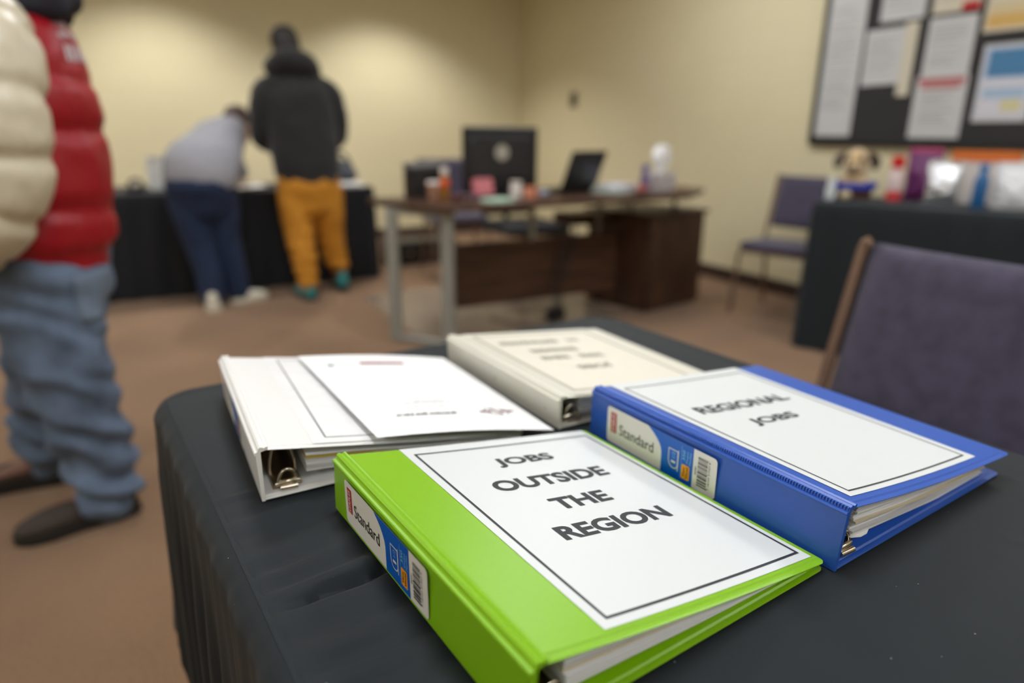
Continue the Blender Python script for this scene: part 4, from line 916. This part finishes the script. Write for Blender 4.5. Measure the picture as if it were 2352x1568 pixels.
t = thing('red_stapler', (2.70, 3.22, DZ), 'small red stapler in front of the purple bottle', 'stapler')
MB().box((2.70, 3.22, DZ+.008), (.12, .035, .014), M_BLACKP, rotm(30)).build('base', t, bevel=.003)
MB().box((2.70, 3.22, DZ+.03), (.12, .03, .026), mat('stapler_red', (200, 96, 84), .4), rotm(30)).build('arm', t, bevel=.006)
bottle('spray_bottle', (2.785, 3.30, DZ), .028, .165, mat('violet_plastic', (104, 84, 128), .35), mat('violet_cap', (84, 84, 150), .35), 'slim violet bottle with a blue cap on the right of the desk', .62, caph=.3)
t = thing('tissue_box', (2.97, 3.36, DZ), 'grey tissue box with a tall white tissue standing out of it', 'tissue box')
MB().box((2.955, 3.36, DZ+.056), (.20, .12, .11), mat('tissue_box_grey', (196, 190, 190), .6, vary=(40, .25)), rotm(16)).build('box', t, bevel=.005)
mb = MB(); rings = []
for k in range(9):
    u = k/8; rr = .018+.045*math.sin(math.pi*min(1, u*.80+.05))
    rings.append([(2.955+.012*u+rr*(1+.25*math.sin(3*a+k))*math.cos(a), 3.36+.55*rr*math.sin(a)*(1+.3*math.cos(2*a)), DZ+.112+.165*u) for a in [2*math.pi*q/20 for q in range(20)]])
mb.loft(rings, mat('tissue_white', (244, 244, 242), .9)); mb.build('tissue', t, smooth=70)
t = thing('pen_cup', (3.10, 3.42, DZ), 'short dark pen cup beside the tissue box', 'cup')
MB().lathe([(.0005, 0), (.034, 0), (.036, .075), (.032, .075), (.030, .005), (.0005, .005)], (3.10, 3.42, DZ), mat('smoke_plastic', (92, 92, 92), .3), 20).build('body', t, smooth=40)

# ------------------------------------------------------------------ chairs
M_PURP = mat('purple_upholstery', (64, 58, 78), .85, vary=(26, .28), sheen=.25, bump=(700, .4, .001)); M_TAN = mat('tan_metal_frame', (132, 106, 90), .42, .55)
def rrbox(mb, c, size, r, m, R=None, n=5):
    sx, sy, sz = size; e = min(sz/2, r)*.98; L = []; acc = []
    for k in range(n+1): a = math.pi/2*k/n; L.append((-sz/2+e-e*math.cos(a), -e+e*math.sin(a)))
    L += [(-z, o) for z, o in L[::-1]]
    for z, o in L:
        acc.append([V(c)+(R @ V((x, y, z)) if R else V((x, y, z))) for x, y in round_rect(-sx/2-o, -sy/2-o, sx/2+o, sy/2+o, max(.004, r+o))])
    return mb.loft(acc, m)
def make_chair(label, group=None):
    """stacking chair facing -x, origin on the floor under the seat"""
    t = thing('stacking_chair', (0, 0, 0), label, 'chair', group)
    mb = MB(); rrbox(mb, (.04, 0, .455), (.34, .44, .055), .03, M_PURP); mb.build('seat', t, smooth=50)
    # raked padded back, slightly bowed
    mb = MB(); rings = []
    NZ, NY = 14, 18
    def sec(u, front):
        row = []
        for j in range(NY+1):
            v = j/NY*2-1; z = .55+.332*u; x = .235+.075*u+.012*(v*v)-(.022 if front else -.012)*(max(0, 1-abs(2*u-1)**5)**.5)*(max(0, 1-abs(v)**7)**.5)-.0
            row.append(V((x, v*(.222-.05*max(0, u-.93)**1.5*4), z)))
        return row
    vs = []
    for f in (1, 0):
        for i in range(NZ+1): vs += sec(i/NZ, f)
    N = (NZ+1)*(NY+1); fs = []
    for i in range(NZ):
        for j in range(NY):
            q = (i*(NY+1)+j, i*(NY+1)+j+1, (i+1)*(NY+1)+j+1, (i+1)*(NY+1)+j); fs += [q, tuple(x+N for x in q[::-1])]
    edge = list(range(NY+1))+[i*(NY+1)+NY for i in range(1, NZ+1)]+[NZ*(NY+1)+j for j in range(NY-1, -1, -1)]+[i*(NY+1) for i in range(NZ-1, 0, -1)]
    for k in range(len(edge)): a, b_ = edge[k], edge[(k+1) % len(edge)]; fs.append((a, b_, b_+N, a+N))
    mb.add(vs, fs, M_PURP); mb.build('backrest', t, smooth=60)
    for sy in (-1, 1):
        MB().tube([(.19, sy*.222, .43), (.215, sy*.228, .50), (.235, sy*.232, .56), (.306, sy*.232, .868), (.308, sy*.230, .880), (.309, sy*.222, .884)], .012, M_TAN, 10).build('back_post', t, smooth=50)
        MB().tube([(-.11, sy*.205, .425), (-.12, sy*.21, .40), (-.135, sy*.225, .0)], .011, M_TAN, 10).build('leg', t, smooth=50)
        MB().tube([(.19, sy*.205, .425), (.205, sy*.21, .40), (.27, sy*.225, .0)], .011, M_TAN, 10).build('leg', t, smooth=50)
        MB().tube([(-.11, sy*.205, .425), (.19, sy*.205, .425)], .011, M_TAN, 10).build('seat_rail', t, smooth=50)
    for x in (-.105, .185): MB().tube([(x, -.205, .420), (x, .205, .420)], .010, M_TAN, 8).build('cross_rail', t, smooth=50)
    return t
def copy_tree(o, parent=None):
    c = o.copy(); COL.objects.link(c)
    if parent: c.parent = parent
    for k in list(o.children): copy_tree(k, c)
    return c
GC = 'purple stacking chairs'
c1 = make_chair('near purple upholstered chair pulled up to the right side of the binder table', GC)
c2 = copy_tree(c1); c2['label'] = 'purple upholstered chair by the right wall at the end of the black draped table'
c3 = copy_tree(c1); c3['label'] = 'purple upholstered chair standing behind the desk left of the monitor'
c1.location = (1.0, .617, 0); c1.scale = (1, 1, 1.0)
c2.location = (3.44, 2.765, 0); c2.rotation_euler = (0, 0, math.radians(12)); c2.scale = (1, 1, .955)
c3.location = (2.20, 4.78, .0); c3.rotation_euler = (0, 0, math.radians(80))
# office chair behind the desk
t = thing('office_chair', (2.36, 4.02, .006), 'black office chair with a mesh back rolled behind the desk', 'office chair')
OX, OY = 2.36, 4.02; M_MESH = mat('black_mesh', (26, 27, 32), .7); M_CHR = mat('chrome', (200, 200, 200), .12, 1)
mb = MB(); rrbox(mb, (OX, OY, .47), (.48, .46, .07), .04, M_MESH); mb.build('seat', t, smooth=50)
mb = MB(); rrbox(mb, (OX, OY+.25, .70), (.46, .34, .04), .06, M_MESH, rotm(90, 'X')); mb.build('backrest', t, smooth=50)
MB().tube([(OX, OY+.1, .43), (OX, OY+.27, .47), (OX, OY+.28, .62)], .022, M_BLACKP).build('back_bar', t, smooth=50)
MB().tube([(OX, OY, .095), (OX, OY, .44)], .028, M_CHR, 14).build('gas_lift', t, smooth=50)
st = MB()
for k in range(5): a = 2*math.pi*k/5+.3; st.tube([(OX, OY, .11), (OX+.27*math.cos(a), OY+.27*math.sin(a), .075)], [.025, .016], M_BLACKP, 8)
st = st.build('star_base', t, smooth=50)
for k in range(5):
    a = 2*math.pi*k/5+.3; w_ = MB().lathe([(.008, -.018), (.026, -.018), (.028, 0), (.026, .018), (.008, .018)], (0, 0, 0), M_CHR, 14).build('caster', st, smooth=40, local=True)
    w_.rotation_euler = (math.pi/2, 0, a); w_.location = (.27*math.cos(a), .27*math.sin(a), .0265)
# low dark case by the back wall, seen between the desk legs
t = thing('equipment_case', (2.16, 5.50, 0), 'low black case with chrome catches on the floor beyond the desk legs', 'case')
MB().box((2.16, 5.50, .10), (.60, .3, .19), M_BLACKP).build('body', t, bevel=.01)
for x in (2.02, 2.14): MB().lathe([(.0005, 0), (.022, 0), (.020, .008), (.0005, .012)], (0, 0, 0), M_CHR, 14).build('catch', t, smooth=40, local=True)
for o_, x in zip([k for k in t.children if k.name.startswith('catch')], (-.14, -.02)): o_.rotation_euler = (math.pi/2, 0, 0); o_.location = (x, -.151, .11)

# ------------------------------------------------------------------ right-hand table with its cloth and clutter
RT_H = .77; RA = -68.0
dF = V((math.cos(math.radians(RA)), math.sin(math.radians(RA)), 0)); dE = V((-dF.y, dF.x, 0))
rc0 = V((3.03, 2.285, 0)); RL, RW = 1.1, .56
rcen = rc0+dF*RL/2+dE*RW/2
skirted_table(rcen, RA, RL, RW, RT_H, 'folding table under the black cloth by the bulletin board wall', 'black cloth to the floor on the cluttered table below the bulletin board', 4.0, cloth_mat('black_cloth_blue', (36, 42, 46), False), .010)
RT = RT_H+.002
def on_rt(a, e, z=0): return rc0+dF*a+dE*e+V((0, 0, RT+z))
M_TANP = mat('tan_plush', (206, 178, 132), .95, sheen=.6, bump=(160, .8, .004)); M_DKP = mat('dark_brown_plush', (58, 40, 30), .95, sheen=.4, bump=(160, .8, .004))
def puppy(c, yaw):
    c = V(c); R = rotm(yaw); A = lambda x, y, z: c+R @ V((x, y, z))
    t = blob('plush_dog', [chain([A(0, .01, .055), A(0, .01, .10)], [(.058, .050), (.050, .046)], (1, 0, 0), 12), chain([A(0, -.01, .145), A(0, -.01, .170)], [(.070, .062), (.066, .058)], (1, 0, 0), 10),
                           chain([A(0, -.05, .135), A(0, -.088, .130)], [(.034, .028), (.026, .022)], (1, 0, 0), 8)]
             + [chain([A(s*.045, -.03, .07), A(s*.045, -.05, .025)], [.020, .018], (1, 0, 0), 8) for s in (-1, 1)]+[chain([A(s*.04, .0, .02), A(s*.045, -.045, .018)], [.022, .018], (1, 0, 0), 8) for s in (-1, 1)], M_TANP, .006, loc=c,
             label='tan plush puppy with dark ears sitting in the blue rimmed basket', cat='toy dog')
    for s in (-1, 1):
        blob('ear', [chain([A(s*.060, -.01, .198), A(s*.088, -.012, .165), A(s*.090, -.015, .130)], [(.012, .020), (.014, .028), (.010, .020)], (1, 0, 0), 12)], M_DKP, .005, parent=t)
        blob('eye', [chain([A(s*.030, -.064, .170), A(s*.030, -.068, .168)], [.017, .012], (1, 0, 0), 4)], M_DKP, .004, parent=t)
    blob('nose', [chain([A(-.008, -.112, .137), A(.008, -.112, .137)], [.010, .010], (0, 1, 0), 4)], M_BLACKP, .003, parent=t)
bc = on_rt(.10, .36)
t = thing('gift_basket', bc, 'brown wicker basket with a bright blue rim holding the plush puppy', 'basket')
MB().lathe([(.0005, 0), (.085, 0), (.100, .05), (.096, .05), (.08, .010), (.0005, .010)], bc, mat('brown_wicker', (96, 62, 46), .8, bump=(90, .8, .006)), 28).build('bowl', t, smooth=50)
MB().lathe([(.097, .045), (.112, .05), (.118, .070), (.114, .082), (.104, .080), (.097, .06), (.097, .045)], bc, mat('blue_satin', (34, 66, 178), .4), 28).build('blue_trim', t, smooth=50)
puppy(bc+V((0, 0, .026)), -62)
bottle('lotion_bottle', on_rt(.30, .34), .036, .22, mat('lotion_white', (222, 200, 198), .4), mat('red_cap', (206, 26, 24), .4), 'white bottle with a red cap and red base right of the blue rimmed basket', .72, band=(0.0, .30, mat('red_wrap', (206, 60, 66), .4)), caph=.26)
bottle('hand_sanitizer', on_rt(-.02+.06, .16), .024, .11, mat('clear_gel', (206, 214, 216), .1, spec=.6), mat('sanitizer_cap', (232, 234, 230), .3), 'small pale clear bottle alone at the left end of the cluttered table', .7, caph=.25)
t = thing('trinket', on_rt(.09, .22), 'small tan stone trinket in front of the basket', 'trinket')
blob('body', [chain([on_rt(.09, .22, .022), on_rt(.11, .225, .024)], [.022, .019], (0, 0, 1), 6)], mat('tan_stone', (206, 190, 156), .6), .006, parent=t, disp=fold_disp(.004, 30))
def pouch(c, yaw, w_, h, m, label, seed, cat='bag', name='foil_bag', top=None):
    """pillow-shaped bag standing up, crimped along its top"""
    c = V(c); R = rotm(yaw); rings = []
    t = thing(name, c, label, cat)
    for k in range(15):
        u = k/14; d = .042*(math.sin(math.pi*min(1, u*.93+.10)))**.7*(1-.75*u**3)+.003; ww = w_/2*(1-.08*math.sin(math.pi*u))
        rings.append([c+R @ V((ww*math.copysign(abs(math.cos(a))**.8, math.cos(a))*(1+.05*noise.noise(V((a, u*5, seed)))), d*math.sin(a)*(1+.5*noise.noise(V((a*2, u*8, seed)))), h*u)) for a in [2*math.pi*q/28 for q in range(28)]])
    MB().loft(rings, m).build('body', t, smooth=50)
    MB().box(c+V((0, 0, h+.008)), (w_*.96, .004, .022), top or m, R).build('seal', t)
    return t
M_FOIL = mat('crinkled_foil', (222, 224, 226), .22, .85, bump=(34, .6, .02)); M_FOIL2 = mat('white_poly', (226, 228, 230), .35, bump=(30, .5, .02))
pouch(on_rt(.52, .26), -60, .15, .19, M_FOIL, 'crinkled silver bag shining in front of the purple packet', 1)
pouch(on_rt(.40, .46), -62, .16, .24, mat('purple_wrap', (104, 40, 96), .4, bump=(30, .4, .02)), 'purple packet standing behind the silver bag', 2, 'packet', 'snack_packet', mat('pink_wrap', (196, 84, 124), .4))
bottle('water_bottle', on_rt(.68, .20), .030, .20, mat('blue_bottle', (36, 96, 150), .25), mat('blue_cap', (40, 110, 168), .35), 'blue bottle between the two bright bags on the right table', .5)
pouch(on_rt(.80, .24), -60, .15, .19, M_FOIL2, 'white plastic bag at the right edge of the picture', 3)
t = thing('snack_box', on_rt(.66, .44), 'white box with an orange top behind the blue bottle', 'box')
MB().box(on_rt(.66, .44, .10), (.28, .10, .20), mat('box_white', (214, 206, 200), .5), rotm(RA)).build('carton', t, bevel=.003)
MB().box(on_rt(.66, .44, .226), (.284, .104, .05), mat('box_orange', (214, 110, 40), .5), rotm(RA)).build('lid', t, bevel=.003)

# ------------------------------------------------------------------ bulletin board with its papers, wall plate
BX = XR-.03
t = thing('bulletin_board', (XR-.001, 1.9, 1.5), 'large black framed bulletin board full of notices on the right wall', 'bulletin board')
MB().box((XR-.012, 1.95, 1.545), (.020, 2.20, 1.0), mat('board_dark_fabric', (46, 45, 45), .9, bump=(500, .3, .001))).build('board', t)
fr = MB()
for z in (1.045, 2.045): fr.box((XR-.016, 1.95, z), (.030, 2.24, .035), M_FRAME)
for y in (.85, 3.06): fr.box((XR-.016, y, 1.545), (.030, .035, 1.0), M_FRAME)
fr.build('frame', t, bevel=.003)
FX = XR-.0235
M_NOTE = mat('notice_paper', (196, 196, 194), .75); M_NOTEW = mat('notice_cream', (206, 198, 176), .75); M_PALEINK = mat('pale_print', (150, 154, 156), .8); M_REDINK = mat('red_print', (176, 92, 92), .7); M_NBLUE = mat('notice_blue', (70, 124, 164), .7)
def notice(y0, y1, z0, z1, label, m=M_NOTE, prints=(), lift=0, tilt=0, seed=1, lines=(.1, .9, .16, .84), group='notices on the board'):
    """sheet pinned flat on the board; y0 is its left side (larger y)"""
    cy, cz = (y0+y1)/2, (z0+z1)/2; ca, sa = math.cos(math.radians(tilt)), math.sin(math.radians(tilt))
    def f(h): return lambda x, y: V((FX-lift-h, cy-((x-.5)*(y0-y1)*ca-(y-.5)*(z1-z0)*sa), cz+(y-.5)*(z1-z0)*ca+(x-.5)*(y0-y1)*sa))
    mb = MB(); put_rect(mb, f(0), 0, 0, 1, 1, m); put_rect(mb, f(.0008), 0, 0, 1, 1, m)
    rnd = random.Random(seed)
    if lines:
        y = lines[3]
        while y > lines[2]:
            put_rect(mb, f(.0011), lines[0], y, lines[0]+(lines[1]-lines[0])*rnd.uniform(.6, 1), y+.006/(z1-z0), M_PALEINK); y -= .02/(z1-z0)*rnd.choice((1, 1, 1, 1.8))
    for k, (x0, ya, x1, yb, mm) in enumerate(prints): put_rect(mb, f(.0013+.0004*k), x0, ya, x1, yb, mm)
    o = mb.build('notice', loc=(FX-lift, cy, cz), label=label, cat='notice', recalc=False); return o
notice(3.04, 2.79, 1.085, 1.96, 'tall white list at the left side of the bulletin board', seed=1, prints=[(.05, .30, .95, .302, M_PALEINK), (.05, .63, .95, .632, M_PALEINK)])
notice(2.765, 2.53, 1.375, 1.68, 'small white notice left of the beige strip, second row of the board', tilt=1, seed=2, lift=.002)
notice(2.70, 2.44, 1.715, 1.99, 'white notice cut by the top of the picture above the small one', seed=3, lift=.002)
o = notice(2.535, 2.46, 1.31, 1.70, 'narrow beige paper strip hanging between two white notices', m=M_NOTEW, lines=None)
notice(2.40, 2.15, 1.395, 1.70, 'white sheet in the middle of the board above the red headed sheet', seed=5, lift=.003)
notice(2.42, 2.14, 1.08, 1.405, 'white sheet with a red heading at the bottom of the board', seed=6, prints=[(.05, .88, .95, .97, M_REDINK), (.12, .80, .88, .86, M_REDINK)], lines=(.15, .85, .2, .72), lift=.0015)
notice(2.40, 2.15, 1.72, 1.99, 'pale sheet with a red patch in its corner at the top of the board', m=M_NOTEW, seed=7, prints=[(.62, .0, .98, .16, mat('red_patch', (176, 30, 30), .7))], lift=.0015)
notice(2.09, 1.83, 1.165, 1.54, 'white flyer with a blue picture header on the right of the board', seed=8, lines=None, lift=.002,
       prints=[(.04, .05, .96, .96, mat('flyer_pale_blue', (176, 190, 210), .7)), (.12, .58, .98, .93, M_NBLUE), (.06, .06, .94, .55, mat('flyer_white', (206, 206, 212), .7)), (.12, .30, .90, .44, mat('flyer_soft_blue', (160, 184, 206), .7)), (.5, .14, .86, .28, mat('flyer_yellow', (206, 200, 150), .7))])
notice(2.12, 1.76, 1.60, 1.96, 'cream poster with a golden band at the top right of the board', m=M_NOTEW, seed=9, lines=(.1, .9, .5, .9), prints=[(.04, .05, .96, .22, mat('gold_band', (206, 168, 96), .7)), (.04, .22, .96, .36, mat('tan_band', (206, 188, 146), .7))], lift=.001)
notice(1.72, 1.46, 1.15, 1.50, 'white sheet just beyond the blue headed flyer', seed=10)
t = thing('wall_plate', (XR-.001, 5.86, 1.40), 'small dark wall plate on the bare right wall near the corner', 'wall plate')
MB().box((XR-.006, 5.86, 1.40), (.010, .12, .14), mat('plate_brown', (92, 84, 66), .5)).build('plate', t, bevel=.003)
MB().box((XR-.014, 5.86, 1.40), (.010, .03, .05), mat('plate_dark', (52, 48, 40), .5)).build('toggle', t, bevel=.002)
